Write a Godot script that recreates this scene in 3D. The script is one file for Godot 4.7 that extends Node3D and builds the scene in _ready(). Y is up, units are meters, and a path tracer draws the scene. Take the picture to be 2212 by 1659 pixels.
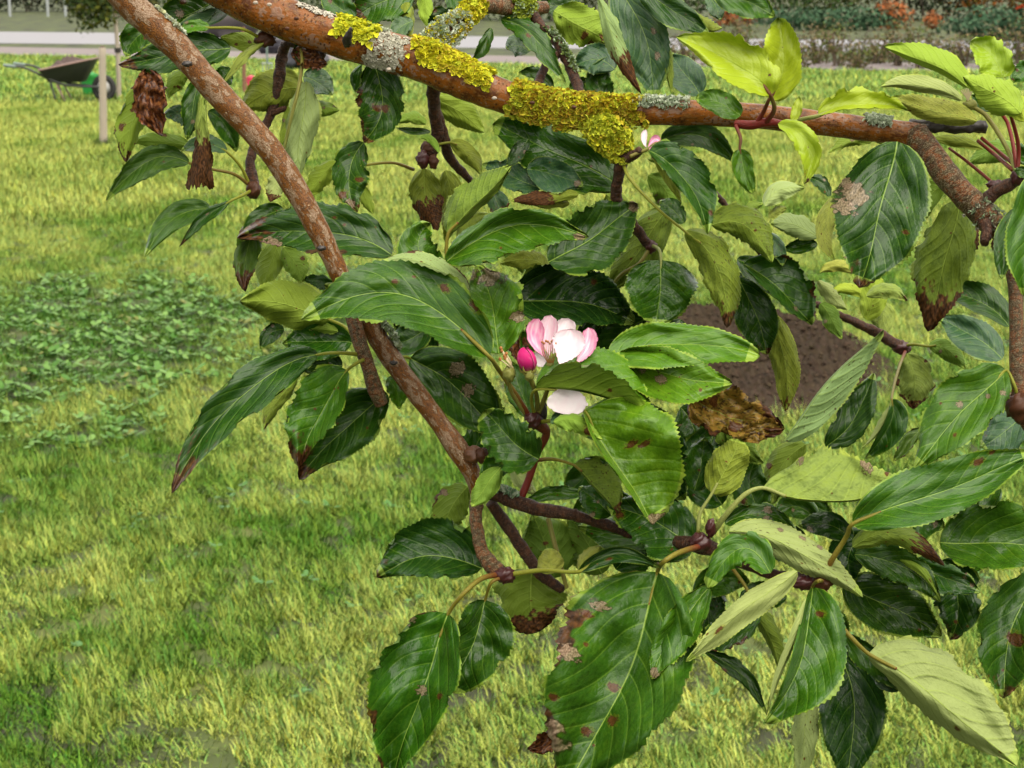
extends Node3D

# Everything is laid out from one viewpoint: a place in view, and how many metres in front of it a thing stands.
const EYE := Vector3(0, 1.6, 0)
const PITCH := 12.4
const F := 4000.0
const CX := 1106.0
const CY := 829.5
var right := Vector3.RIGHT
var up := Vector3(0, cos(deg_to_rad(PITCH)), -sin(deg_to_rad(PITCH)))
var fwd := Vector3(0, -sin(deg_to_rad(PITCH)), -cos(deg_to_rad(PITCH)))
var rng := RandomNumberGenerator.new()
var used := {}
var tree: Node3D
var M := {}

func at(x: float, y: float, d: float) -> Vector3:
	return EYE + right * ((x - CX) / F * d) + up * ((CY - y) / F * d) + fwd * d

# a place on the tree; the depth of the branchwork is spread a little so that leaves keep clear of each other
func deep(d: float) -> float:
	return 1.0 + (d - 0.40) * 1.7

func on_ground(x: float, y: float, h := 0.0) -> Vector3:
	var v := right * ((x - CX) / F) + up * ((CY - y) / F) + fwd
	return EYE + v * ((h - EYE.y) / v.y)

# the place straight over a spot on the ground (same distance back) that shows at x, y
func over(x: float, y: float, foot: Vector3) -> Vector3:
	var v := right * ((x - CX) / F) + up * ((CY - y) / F) + fwd
	return EYE + v * ((foot.z - EYE.z) / v.z)

func srgb(r: float, g: float, b: float) -> Color:
	return Color(r, g, b).linear_to_srgb()

func numbered(called: String) -> String:
	used[called] = used.get(called, -1) + 1
	return called if used[called] == 0 else "%s_%03d" % [called, used[called]]

func thing(called: String, label: String, category: String, where := Vector3.ZERO, turn := 0.0, group := "") -> Node3D:
	var o := Node3D.new()
	o.name = numbered(called)
	o.position = where
	o.rotation.y = turn
	o.set_meta("label", label)
	o.set_meta("category", category)
	if group:
		o.set_meta("group", group)
	add_child(o)
	return o

func put(called: String, mesh: Mesh, material: Material, parent: Node3D, label := "") -> MeshInstance3D:
	var o := MeshInstance3D.new()
	var key := str(parent.get_instance_id()) + called
	used[key] = used.get(key, -1) + 1
	o.name = called if used[key] == 0 else "%s_%03d" % [called, used[key]]
	o.mesh = mesh
	if material:
		o.material_override = material
	if label:
		o.set_meta("label", label)
	parent.add_child(o, true)
	return o

func structure(called: String, mesh: Mesh, material: Material) -> MeshInstance3D:
	var o := put(called, mesh, material, self)
	o.set_meta("kind", "structure")
	return o

func matte(c: Color, rough := 0.7, specular := 0.5) -> StandardMaterial3D:
	var m := StandardMaterial3D.new()
	m.albedo_color = c
	m.roughness = rough
	m.metallic_specular = specular
	return m

func tinted(rough := 0.7, back := 0.0) -> StandardMaterial3D:
	var m := StandardMaterial3D.new()
	m.vertex_color_use_as_albedo = true
	m.roughness = rough
	m.metallic_specular = 0.22
	if back > 0.0:
		m.backlight_enabled = true
		m.backlight = Color(back, back, back)
	return m

func noise(s: int, f: float, kind := FastNoiseLite.TYPE_SIMPLEX_SMOOTH, octaves := 3) -> FastNoiseLite:
	var n := FastNoiseLite.new()
	n.seed = s
	n.noise_type = kind
	n.frequency = f
	n.fractal_octaves = octaves
	if octaves == 1:
		n.fractal_type = FastNoiseLite.FRACTAL_NONE
	return n

func picture(n: FastNoiseLite, colors: Array, offsets: Array, size := 512, as_normal := false, bump := 8.0) -> NoiseTexture2D:
	var t := NoiseTexture2D.new()
	t.width = size
	t.height = size
	t.seamless = true
	t.noise = n
	if as_normal:
		t.as_normal_map = true
		t.bump_strength = bump
	else:
		var g := Gradient.new()
		g.colors = PackedColorArray(colors)
		g.offsets = PackedFloat32Array(offsets)
		t.color_ramp = g
	return t

# ---------- plain solids ----------
func box(st: SurfaceTool, c: Vector3, s: Vector3, b := Basis()) -> void:
	for axis in 3:
		for side in [-1.0, 1.0]:
			var n := Vector3.ZERO
			n[axis] = side
			var u := Vector3.ZERO
			u[(axis + 1) % 3] = 1.0
			var v := n.cross(u)
			var q := []
			for k in [[-1, -1], [1, -1], [1, 1], [-1, 1]]:
				q.append(c + b * ((n + u * k[0] + v * k[1]) * s * 0.5))
			for k in [0, 2, 1, 0, 3, 2]:
				st.set_normal((b * n).normalized())
				st.add_vertex(q[k])

func begin() -> SurfaceTool:
	var st := SurfaceTool.new()
	st.begin(Mesh.PRIMITIVE_TRIANGLES)
	return st

# a smooth way from b to c, coming from a and going on to d
func smooth_way(a: Vector3, b: Vector3, c: Vector3, d: Vector3, t: float) -> Vector3:
	var l := b.distance_to(c)
	var t1 := (c - a) / maxf(l + a.distance_to(b), 1e-6) * l
	var t2 := (d - b) / maxf(l + c.distance_to(d), 1e-6) * l
	var t3 := t * t * t
	var tt := t * t
	return b * (2 * t3 - 3 * tt + 1) + t1 * (t3 - 2 * tt + t) + c * (3 * tt - 2 * t3) + t2 * (t3 - tt)

# a round rod along points with a radius at each; u runs round it, v along it; bumps by noise
func rod(points: Array, radii: Array, sides := 10, bump := 0.0, bump_seed := 1, grain := 60.0, v_scale := 1.0, steps := 1) -> ArrayMesh:
	var pts: Array[Vector3] = []
	var rad: Array[float] = []
	var n := points.size()
	for i in n - 1:
		var p0: Vector3 = points[maxi(i - 1, 0)]
		var p1: Vector3 = points[i]
		var p2: Vector3 = points[i + 1]
		var p3: Vector3 = points[mini(i + 2, n - 1)]
		for k in steps:
			var t := float(k) / steps
			pts.append(smooth_way(p0, p1, p2, p3, t))
			rad.append(lerpf(radii[i], radii[i + 1], t))
	pts.append(points[n - 1])
	rad.append(radii[n - 1])
	var noi := noise(bump_seed, grain)
	var verts := PackedVector3Array()
	var norms := PackedVector3Array()
	var uvs := PackedVector2Array()
	var idx := PackedInt32Array()
	var side := Vector3.ZERO
	var along := 0.0
	var m := pts.size()
	for i in m:
		var tan := (pts[mini(i + 1, m - 1)] - pts[maxi(i - 1, 0)]).normalized()
		if side == Vector3.ZERO:
			side = tan.cross(Vector3.UP if absf(tan.y) < 0.9 else Vector3.RIGHT).normalized()
		side = (side - tan * side.dot(tan)).normalized()
		var other := tan.cross(side)
		if i > 0:
			along += pts[i].distance_to(pts[i - 1])
		for k in sides + 1:
			var a := TAU * k / sides
			var out := side * cos(a) + other * sin(a)
			var r: float = rad[i]
			if bump > 0.0:
				r *= 1.0 + bump * noi.get_noise_3dv(pts[i] + out * r)
			verts.append(pts[i] + out * r)
			norms.append(out)
			uvs.append(Vector2(float(k) / sides, along * v_scale))
	for i in m - 1:
		for k in sides:
			var a := i * (sides + 1) + k
			var b := a + sides + 1
			idx.append_array([a, b, a + 1, a + 1, b, b + 1])
	for e in [0, m - 1]:
		var c := verts.size()
		var tan := (pts[mini(e + 1, m - 1)] - pts[maxi(e - 1, 0)]).normalized() * (-1.0 if e == 0 else 1.0)
		verts.append(pts[e] + tan * rad[e] * 0.45)
		norms.append(tan)
		uvs.append(Vector2(0.5, along * v_scale))
		for k in sides:
			var a: int = e * (sides + 1) + k
			if e == 0:
				idx.append_array([c, a, a + 1])
			else:
				idx.append_array([c, a + 1, a])
	# normals from the bumped shape
	if bump > 0.0:
		var acc := PackedVector3Array()
		acc.resize(verts.size())
		for i in range(0, idx.size(), 3):
			var fn := (verts[idx[i + 2]] - verts[idx[i]]).cross(verts[idx[i + 1]] - verts[idx[i]])
			for k in 3:
				acc[idx[i + k]] += fn
		for i in m:
			var a := i * (sides + 1)
			var s: Vector3 = acc[a] + acc[a + sides]
			acc[a] = s
			acc[a + sides] = s
		for i in verts.size():
			norms[i] = acc[i].normalized() if acc[i].dot(norms[i]) >= 0.0 else -acc[i].normalized()
	return made(verts, norms, uvs, PackedColorArray(), idx)

func made(verts: PackedVector3Array, norms: PackedVector3Array, uvs: PackedVector2Array, cols: PackedColorArray, idx: PackedInt32Array, into: ArrayMesh = null) -> ArrayMesh:
	var a := []
	a.resize(Mesh.ARRAY_MAX)
	a[Mesh.ARRAY_VERTEX] = verts
	a[Mesh.ARRAY_NORMAL] = norms
	if uvs.size():
		a[Mesh.ARRAY_TEX_UV] = uvs
	if cols.size():
		a[Mesh.ARRAY_COLOR] = cols
	a[Mesh.ARRAY_INDEX] = idx
	var am := into if into else ArrayMesh.new()
	am.add_surface_from_arrays(Mesh.PRIMITIVE_TRIANGLES, a)
	return am

# ---------- leaves ----------
const TW := 512
const TH := 256
var ov := {}            # layers that are laid over a leaf's base colour, in two sizes
var sheets := []        # [top, under, bumps] pictures, each holding many leaves
var slots := []         # next free place per sheet
var leaf_mats := {}
var leaf_rng := RandomNumberGenerator.new()
var leaf_count := 0

# half width of a leaf along its length (0 stalk, 1 tip)
func outline(t: float, p: int) -> float:
	match p:
		1: return pow(maxf(sin(PI * pow(t, 0.76)), 0.0), 0.50)             # rounded
		2: return 0.25 + 0.75 * pow(t, 1.3) if t < 0.97 else 0.9           # a rolled trumpet
		3: return pow(maxf(sin(PI * pow(t, 1.5)), 0.0), 0.55)              # a petal, widest near its end
		4: return pow(maxf(sin(PI * pow(t, 0.95)), 0.0), 1.0)              # slender
		5: return pow(t, 0.35) * (1.0 if t < 0.9 else 0.97)                # one that goes on beyond the picture
	var body := pow(maxf(sin(PI * pow(t, 0.84)), 0.0), 0.60)
	return body * (1.0 - 0.30 * smoothstep(0.70, 0.98, t))

func layer(w: int, h: int, f: Callable) -> Image:
	var b := PackedByteArray()
	b.resize(w * h * 4)
	var i := 0
	for y in h:
		for x in w:
			var c: Color = f.call((x + 0.5) / w, (y + 0.5) / h * 2.0 - 1.0)
			b[i] = int(clampf(c.r, 0, 1) * 255.0)
			b[i + 1] = int(clampf(c.g, 0, 1) * 255.0)
			b[i + 2] = int(clampf(c.b, 0, 1) * 255.0)
			b[i + 3] = int(clampf(c.a, 0, 1) * 255.0)
			i += 4
	return Image.create_from_data(w, h, false, Image.FORMAT_RGBA8, b)

func keep(called: String, im: Image) -> void:
	if not ov.has(called):
		ov[called] = []
	var small: Image = im.duplicate()
	small.resize(im.get_width() / 2, im.get_height() / 2, Image.INTERPOLATE_BILINEAR)
	var big := im
	ov[called].append([big, small])

# how far a place is from the main rib (x) and from the nearest side rib (y), in leaf lengths
func ribs(u: float, v: float, k: int) -> Vector2:
	var a := absf(v)
	var many := 7.0 + 0.8 * k
	var sgn := 1.0 if v > 0.0 else -1.0
	var ph := (u - 0.26 * a - 0.20 * a * a) * many + (0.43 if v > 0.0 else 0.0) + 0.16 * sin(4.0 * a + 2.3 * k + sgn + 6.0 * u) + 0.30 * sin(u * 9.0 + k * 1.7 + sgn * 2.0)
	return Vector2(a * 0.5, absf(ph - roundf(ph)) / many * 0.75)

func make_layers() -> void:
	for k in 3:
		var cell := noise(40 + k, 1.0, FastNoiseLite.TYPE_CELLULAR, 1)
		cell.cellular_return_type = FastNoiseLite.RETURN_DISTANCE2_SUB
		var fine := noise(50 + k, 1.0, FastNoiseLite.TYPE_SIMPLEX_SMOOTH, 2)
		var heights := PackedFloat32Array()
		heights.resize(TW * TH)
		var vein := func(u: float, v: float) -> Color:
			var r := ribs(u, v, k)
			var av := absf(v)
			var net := clampf(0.17 - (cell.get_noise_2d(u * 46.0, v * 23.0) + 1.0), 0.0, 0.17) / 0.17
			var main := smoothstep(0.011 * (1.2 - u), 0.003, r.x)
			var side := smoothstep(0.0052 * (1.3 - 0.8 * av), 0.0012, r.y) * smoothstep(1.0, 0.65, av)
			var a := maxf(maxf(main * 0.75, side * 0.34), net * 0.09)
			var x := int(u * TW)
			var y := int((v + 1.0) * 0.5 * TH)
			var groove := 0.5 * smoothstep(0.030, 0.0, r.x) + 0.42 * smoothstep(0.024, 0.0, r.y) * smoothstep(1.0, 0.6, av)
			heights[y * TW + x] = 0.6 - groove - 0.09 * net + 0.14 * fine.get_noise_2d(u * 24.0, v * 13.0)
			return Color(0.58, 0.67, 0.28, a)
		keep("vein", layer(TW, TH, vein))
		var hi := Image.create_from_data(TW, TH, false, Image.FORMAT_RF, heights.to_byte_array())
		hi.bump_map_to_normal_map(9.0)
		hi.convert(Image.FORMAT_RGBA8)
		keep("bump", hi)
		var low := noise(60 + k, 1.0, FastNoiseLite.TYPE_SIMPLEX_SMOOTH, 3)
		var mottle := func(u: float, v: float) -> Color:
			var n := low.get_noise_2d(u * 5.0, v * 2.5) * 0.8 + fine.get_noise_2d(u * 22.0, v * 11.0) * 0.45
			if n > 0.0:
				return Color(0.50, 0.58, 0.10, minf(n * 0.30, 0.26))
			return Color(0.04, 0.11, 0.02, minf(-n * 0.36, 0.28))
		var mo := layer(TW / 2, TH / 2, mottle)
		mo.resize(TW, TH, Image.INTERPOLATE_BILINEAR)
		keep("mottle", mo)
		var tip := func(u: float, v: float) -> Color:
			var n := low.get_noise_2d(u * 7.0 + 30.0, v * 3.0)
			var g := smoothstep(0.40, 0.46, u + 0.16 * n + 0.05 * absf(v))
			var tone := 0.5 + 0.8 * fine.get_noise_2d(u * 16.0, v * 8.0 + 9.0)
			return Color(0.15 + 0.24 * tone, 0.080 + 0.16 * tone, 0.045 + 0.09 * tone, g * 0.94)
		var tp := layer(TW / 2, TH / 2, tip)
		tp.resize(TW, TH, Image.INTERPOLATE_BILINEAR)
		keep("tip", tp)
		var edge := func(u: float, v: float) -> Color:
			var n := low.get_noise_2d(u * 3.4 - 12.0, v * 1.2 + 5.0) + 0.25 * fine.get_noise_2d(u * 8.0, v * 4.0)
			var shape := outline(u, 0)
			var g := smoothstep(0.84, 0.88, v / maxf(shape, 0.05) + 0.5 * n - 0.10)
			var tone := 0.4 + 0.8 * fine.get_noise_2d(u * 18.0, v * 9.0 - 9.0)
			return Color(0.17 + 0.22 * tone, 0.09 + 0.15 * tone, 0.055 + 0.09 * tone, g * 0.92)
		var ed := layer(TW / 2, TH / 2, edge)
		ed.resize(TW, TH, Image.INTERPOLATE_BILINEAR)
		keep("edge", ed)
		var speck := func(u: float, v: float) -> Color:
			var c := cell.get_noise_2d(u * 21.0 + 50.0, v * 10.0)
			var n := fine.get_noise_2d(u * 17.0, v * 9.0 + 40.0)
			return Color(0.16, 0.07, 0.04, 0.75 * smoothstep(0.47, 0.54, n) * smoothstep(-0.75, -0.6, c))
		keep("speck", layer(TW, TH, speck))
		var wrinkle := func(u: float, v: float) -> Color:
			var n := fine.get_noise_2d(u * 9.0 + 3.0, v * 5.0) + 0.6 * fine.get_noise_2d(u * 31.0, v * 19.0)
			return Color(0.12, 0.05, 0.02, clampf(n, 0.0, 0.85)) if n > 0.0 else Color(0.60, 0.40, 0.20, clampf(-n * 0.7, 0.0, 0.6))
		keep("wrinkle", layer(TW, TH, wrinkle))
	for p in 6:
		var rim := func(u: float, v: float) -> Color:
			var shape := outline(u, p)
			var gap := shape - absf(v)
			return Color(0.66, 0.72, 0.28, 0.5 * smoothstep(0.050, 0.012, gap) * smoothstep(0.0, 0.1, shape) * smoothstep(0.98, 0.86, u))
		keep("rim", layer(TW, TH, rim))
	for k in 4:
		var n := noise(80 + k, 1.0, FastNoiseLite.TYPE_SIMPLEX_SMOOTH, 2)
		var blot := func(u: float, v: float) -> Color:
			var x := u * 2.0 - 1.0
			var d := sqrt(x * x + v * v) + 0.32 * n.get_noise_2d(x * 2.2, v * 2.2)
			var ring := smoothstep(0.35, 0.7, d)
			var tone := 0.5 + n.get_noise_2d(x * 5.0, v * 5.0 + 8.0)
			if d > 0.62:
				return Color(0.48, 0.46, 0.10, 0.42 * smoothstep(0.95, 0.66, d))
			return Color(lerpf(0.27, 0.13, ring) + 0.10 * tone, lerpf(0.155, 0.07, ring) + 0.07 * tone, lerpf(0.075, 0.035, ring) + 0.04 * tone, 0.92 * smoothstep(0.64, 0.56, d))
		keep("blot", layer(96, 96, blot))
		var ash := func(u: float, v: float) -> Color:
			var x := u * 2.0 - 1.0
			var d := sqrt(x * x + v * v) + 0.45 * n.get_noise_2d(x * 2.0 + 4.0, v * 2.0)
			var tone := 0.5 + n.get_noise_2d(x * 4.0, v * 9.0 + 20.0)
			if d > 0.68:
				return Color(0.14, 0.10, 0.05, 0.6 * smoothstep(0.86, 0.70, d))
			return Color(0.34 + 0.24 * tone, 0.28 + 0.22 * tone, 0.22 + 0.20 * tone, 0.88)
		keep("ash", layer(96, 96, ash))

func new_sheet(tall: int) -> void:
	var s := []
	for k in 3:
		s.append(Image.create_empty(2048, tall, false, Image.FORMAT_RGBA8))
	sheets.append(s)
	slots.append(0)

# [colour of the upper side, colour of the under side, light let through]
var kinds := {
	"dark": [Color(0.013, 0.047, 0.004), Color(0.085, 0.145, 0.018), 0.34],
	"mid": [Color(0.021, 0.069, 0.004), Color(0.115, 0.185, 0.02), 0.42],
	"bright": [Color(0.060, 0.155, 0.006), Color(0.16, 0.25, 0.025), 0.46],
	"lime": [Color(0.27, 0.375, 0.018), Color(0.29, 0.38, 0.035), 0.62],
	"olive": [Color(0.045, 0.10, 0.010), Color(0.135, 0.185, 0.022), 0.46],
	"pale": [Color(0.04, 0.10, 0.025), Color(0.225, 0.30, 0.105), 0.42],
	"gray": [Color(0.035, 0.085, 0.035), Color(0.24, 0.30, 0.14), 0.36],
	"yellow": [Color(0.17, 0.23, 0.02), Color(0.24, 0.285, 0.055), 0.55],
	"brown": [Color(0.085, 0.030, 0.012), Color(0.10, 0.035, 0.014), 0.25],
	"tan": [Color(0.25, 0.15, 0.026), Color(0.24, 0.14, 0.028), 0.45],
}

func blend(im: Image, called: String, k: int, small: int, shift := Vector2i.ZERO, flip := false) -> void:
	var list: Array = ov[called]
	var o: Image = list[k % list.size()][small]
	if flip:
		o = o.duplicate()
		o.flip_y()
	im.blend_rect(o, Rect2i(Vector2i.ZERO, o.get_size()), shift)

func dab(im: Image, called: String, k: int, u: float, v: float, r: float) -> void:
	var o: Image = ov[called][k % ov[called].size()][0].duplicate()
	var s := int(r * im.get_width())
	if s < 3:
		return
	o.resize(s, int(s * leaf_rng.randf_range(0.8, 1.3)), Image.INTERPOLATE_BILINEAR)
	im.blend_rect(o, Rect2i(Vector2i.ZERO, o.get_size()), Vector2i(int(u * im.get_width() - o.get_width() * 0.5), int((0.5 + 0.5 * v) * im.get_height() - o.get_height() * 0.5)))

func paint_leaf(kind: String, o: Dictionary, big: bool, sheet: int, slot: int) -> void:
	var small := 0 if big else 1
	var w := TW >> small
	var h := TH >> small
	var cols := 2048 / w
	var where := Vector2i(slot % cols * w, slot / cols * h)
	var look: Array = kinds[kind]
	var v0 := leaf_rng.randi() % 3
	var p: int = o.get("p", 0)
	var hue := leaf_rng.randf_range(-1.0, 1.0)
	var spots := []
	for k in int(o.get("sp", leaf_rng.randi_range(1, 6))):
		spots.append([leaf_rng.randi() % 4, leaf_rng.randf_range(0.15, 0.9), leaf_rng.randf_range(-0.7, 0.7), leaf_rng.randf_range(0.012, 0.05)])
	var worn := []
	if kind in ["dark", "mid", "bright"] and not o.has("sp"):
		for k in leaf_rng.randi_range(0, 2):
			worn.append([leaf_rng.randf_range(0.3, 0.95), leaf_rng.randf_range(-0.9, 0.9), leaf_rng.randf_range(0.07, 0.17), leaf_rng.randf()])
	for side in 2:
		var im := Image.create_empty(w, h, false, Image.FORMAT_RGBA8)
		var c: Color = look[side]
		var deep_ := leaf_rng.randf_range(0.8, 1.5) if kind in ["dark", "mid"] and side == 0 else 1.0
		c = Color(c.r * (1.0 + 0.22 * hue) * deep_, c.g * (1.0 + 0.08 * hue) * deep_, c.b, 1).linear_to_srgb()
		im.fill(c)
		if not (kind == "brown" or kind == "tan"):
			if kind != "lime" and (side == 0 or kind == "olive" or kind == "yellow"):
				blend(im, "mottle", v0, small)
			blend(im, "vein", v0, small)
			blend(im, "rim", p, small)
		else:
			blend(im, "wrinkle", v0, small)
			if kind == "tan":
				blend(im, "mottle", v0, small)
				blend(im, "vein", v0, small)
			else:
				blend(im, "wrinkle", v0 + 1, small)
		if o.get("fr", 0):
			for k in int(o.fr):
				blend(im, "speck", v0 + k, small)
		var br: float = o.get("br", 0.0)
		if br > 0.0:
			blend(im, "tip", v0, small, Vector2i(int((1.0 - br - 0.43) * w), 0))
		var e: String = o.get("e", "")
		if e.contains("R"):
			blend(im, "edge", v0, small)
		if e.contains("L"):
			blend(im, "edge", v0 + 1, small, Vector2i.ZERO, true)
		for s in spots:
			dab(im, "blot", s[0], s[1], s[2], s[3])
		for s in worn:
			dab(im, "ash" if s[3] > 0.5 else "blot", int(s[0] * 7.0), s[0], s[1], s[2])
		for s in o.get("blots", []):
			dab(im, "blot", int(s[0] * 7.0), s[0], s[1], s[2])
		for s in o.get("ash", []):
			dab(im, "ash", int(s[0] * 7.0), s[0], s[1], s[2])
		sheets[sheet][side].blit_rect(im, Rect2i(0, 0, w, h), where)
	var b: Image = ov["bump"][v0][small]
	sheets[sheet][2].blit_rect(b, Rect2i(0, 0, w, h), where)

func leaf_material(sheet: int, side: int, back: float, rough: float) -> StandardMaterial3D:
	var key := "%d %d %.2f %.2f" % [sheet, side, back, rough]
	if not leaf_mats.has(key):
		var m := StandardMaterial3D.new()
		m.roughness = rough
		m.metallic_specular = 0.36 if side == 0 else 0.22
		m.normal_enabled = true
		m.normal_scale = 0.36 if side == 0 else -0.75
		m.backlight_enabled = true
		m.backlight = Color(back, back, back)
		leaf_mats[key] = [m, sheet, side]
	return leaf_mats[key][0]

func finish_leaf_materials() -> void:
	var tex := []
	for s in sheets:
		var t := []
		for k in 3:
			t.append(ImageTexture.create_from_image(s[k]))
		tex.append(t)
	for key in leaf_mats:
		var e: Array = leaf_mats[key]
		e[0].albedo_texture = tex[e[1]][e[2]]
		e[0].normal_texture = tex[e[1]][2]

# the sheet of a leaf or petal: returns [points, rows, columns]
# main rib through base, middle and tip (x, y in view, d deep); wl and wr reach to the left and right of the rib as one goes to the tip
func blade(spec: Array, wl: float, wr: float, o: Dictionary, rows: int, cols: int) -> Array:
	var d: float = deep(spec[0])
	var b := Vector2(spec[1], spec[2])
	var m := Vector2(spec[3], spec[4])
	var e := Vector2(spec[5], spec[6])
	var c := m * 2.0 - (b + e) * 0.5
	var size := b.distance_to(m) + m.distance_to(e)
	var dd: Array = o.get("dd", [0.0, -0.05, leaf_rng.randf_range(-0.05, 0.08)])   # bends towards and away, in leaf lengths
	var tilt: float = o.get("k", leaf_rng.randf_range(0.1, 0.65)) * 1.15 + 0.1
	var mpp := d / F
	var p: int = o.get("p", 0)
	var W := maxf(maxf(absf(wl), absf(wr)) * (leaf_rng.randf_range(1.08, 1.30) if p != 3 else 1.06), o.get("w", 0.0))
	var zl := sqrt(maxf(W * W - wl * wl, 0.0)) * (1.0 if o.get("zl", 1.0) > 0.0 else -1.0)
	var zr := sqrt(maxf(W * W - wr * wr, 0.0)) * (1.0 if o.get("zr", 1.0) > 0.0 else -1.0)
	var wv: float = o.get("wv", 0.10)
	var crush: float = o.get("crush", 0.0)
	var cup: float = o.get("cup", 0.0)
	var ph := leaf_rng.randf() * TAU
	var freq := leaf_rng.randf_range(2.0, 3.4)
	var nn := noise(leaf_rng.randi() % 1000, 1.0, FastNoiseLite.TYPE_SIMPLEX_SMOOTH, 2)
	var teeth: float = o.get("teeth", 0.032)
	var lively: float = o.get("live", 1.0) if p != 3 else 0.25
	var ragged: float = o.get("rag", leaf_rng.randf_range(0.12, 0.34) if p != 3 and leaf_rng.randf() < 0.5 else 0.0)
	var pts := PackedVector3Array()
	var flat := PackedVector2Array()
	for i in rows + 1:
		var t := float(i) / rows
		var pos := b * (1 - t) * (1 - t) + c * 2.0 * t * (1 - t) + e * t * t
		var tan := ((c - b) * (1 - t) + (e - c) * t).normalized()
		var side := Vector2(-tan.y, tan.x)
		var zm: float = (dd[0] * (1 - t) * (1 - 2 * t) + dd[1] * 4.0 * t * (1 - t) + dd[2] * t * (2 * t - 1)) * size
		var shape := outline(t, p)
		pos += side * size * 0.018 * lively * sin(t * 5.0 + ph) * sin(PI * t)
		for j in cols + 1:
			var s := float(j) / cols * 2.0 - 1.0
			var a := absf(s)
			var w := wr if s > 0.0 else wl
			var z := zr if s > 0.0 else zl
			var reach := shape * a * (1.0 + 0.13 * lively * nn.get_noise_2d(t * 2.6, signf(s) * 7.0))
			var go := Vector2.ZERO
			if j == 0 or j == cols:
				if i > 1 and i < rows - 1:
					reach *= 1.0 + (teeth if i % 2 == 0 else -teeth * 0.5) * (1.0 + 1.2 * nn.get_noise_2d(i * 0.7, s * 3.0))
					go = tan * (size / rows * 0.45 if i % 2 == 0 else 0.0)
				if ragged > 0.0:
					reach *= 1.0 - ragged * clampf(nn.get_noise_2d(t * 6.0, s * 9.0) * 1.6 + 0.2, 0.0, 1.0)
			var at2 := pos + side * (w * reach * signf(s)) + go
			if p == 2:
				at2 += tan * size * 0.07 * smoothstep(0.75, 1.0, t) * nn.get_noise_2d(s * 5.0, 11.0)
			var bow := pow(a, 1.5) * shape * z - zm
			bow += wv * W * a * a * shape * sin(freq * TAU * t + ph + s * 1.3) * 0.7
			bow += cup * W * a * a * shape
			var calm := smoothstep(0.0, 0.12, t)
			bow += 0.46 * lively * W * calm * nn.get_noise_2d(t * 1.7 + 5.0, s * 0.8 - 3.0) * (0.25 + a)
			bow += 0.03 * lively * W * calm * nn.get_noise_2d(t * 5.0 - 15.0, s * 2.2)
			if p != 3:
				bow += 0.024 * W * calm * sin(a * PI) * absf(sin(PI * ((t - 0.30 * a * shape) * 7.4 + (0.43 if s > 0.0 else 0.0))))
				bow -= 0.16 * lively * W * pow(a, 6.0) * shape * (0.6 + 1.6 * nn.get_noise_2d(t * 2.0 + 50.0, s))
			if crush > 0.0:
				bow += crush * W * nn.get_noise_2d(t * 3.0, s * 1.6)
				at2 += Vector2(nn.get_noise_2d(t * 4.0 + 20.0, s * 2.0), nn.get_noise_2d(t * 4.0 - 20.0, s * 2.0)) * crush * W * 0.25
			bow += tilt * (at2.y - m.y)
			pts.append(at(at2.x, at2.y, d - bow * mpp))
			flat.append(Vector2(t, 0.5 + 0.5 * s * reach / maxf(a, 0.01) if a > 0.01 else 0.5))
	return [pts, flat, W]

func skin(pts: PackedVector3Array, rows: int, cols: int, towards: float) -> PackedVector3Array:
	var ns := PackedVector3Array()
	for i in rows + 1:
		for j in cols + 1:
			var du := pts[mini(i + 1, rows) * (cols + 1) + j] - pts[maxi(i - 1, 0) * (cols + 1) + j]
			var dv := pts[i * (cols + 1) + mini(j + 1, cols)] - pts[i * (cols + 1) + maxi(j - 1, 0)]
			var n := dv.cross(du)
			if n.length_squared() < 1e-16:
				var ii := clampi(i, 1, rows - 1)
				du = pts[(ii + 1) * (cols + 1) + j] - pts[(ii - 1) * (cols + 1) + j]
				dv = pts[ii * (cols + 1) + mini(j + 1, cols)] - pts[ii * (cols + 1) + maxi(j - 1, 0)]
				n = dv.cross(du)
			ns.append(n.normalized() * towards)
	return ns

func weave(rows: int, cols: int, flip: bool) -> PackedInt32Array:
	var idx := PackedInt32Array()
	for i in rows:
		for j in cols:
			var a := i * (cols + 1) + j
			var b := a + cols + 1
			if flip:
				idx.append_array([a, b + 1, b, a, a + 1, b + 1])
			else:
				idx.append_array([a, b, b + 1, a, b + 1, a + 1])
	return idx

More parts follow.
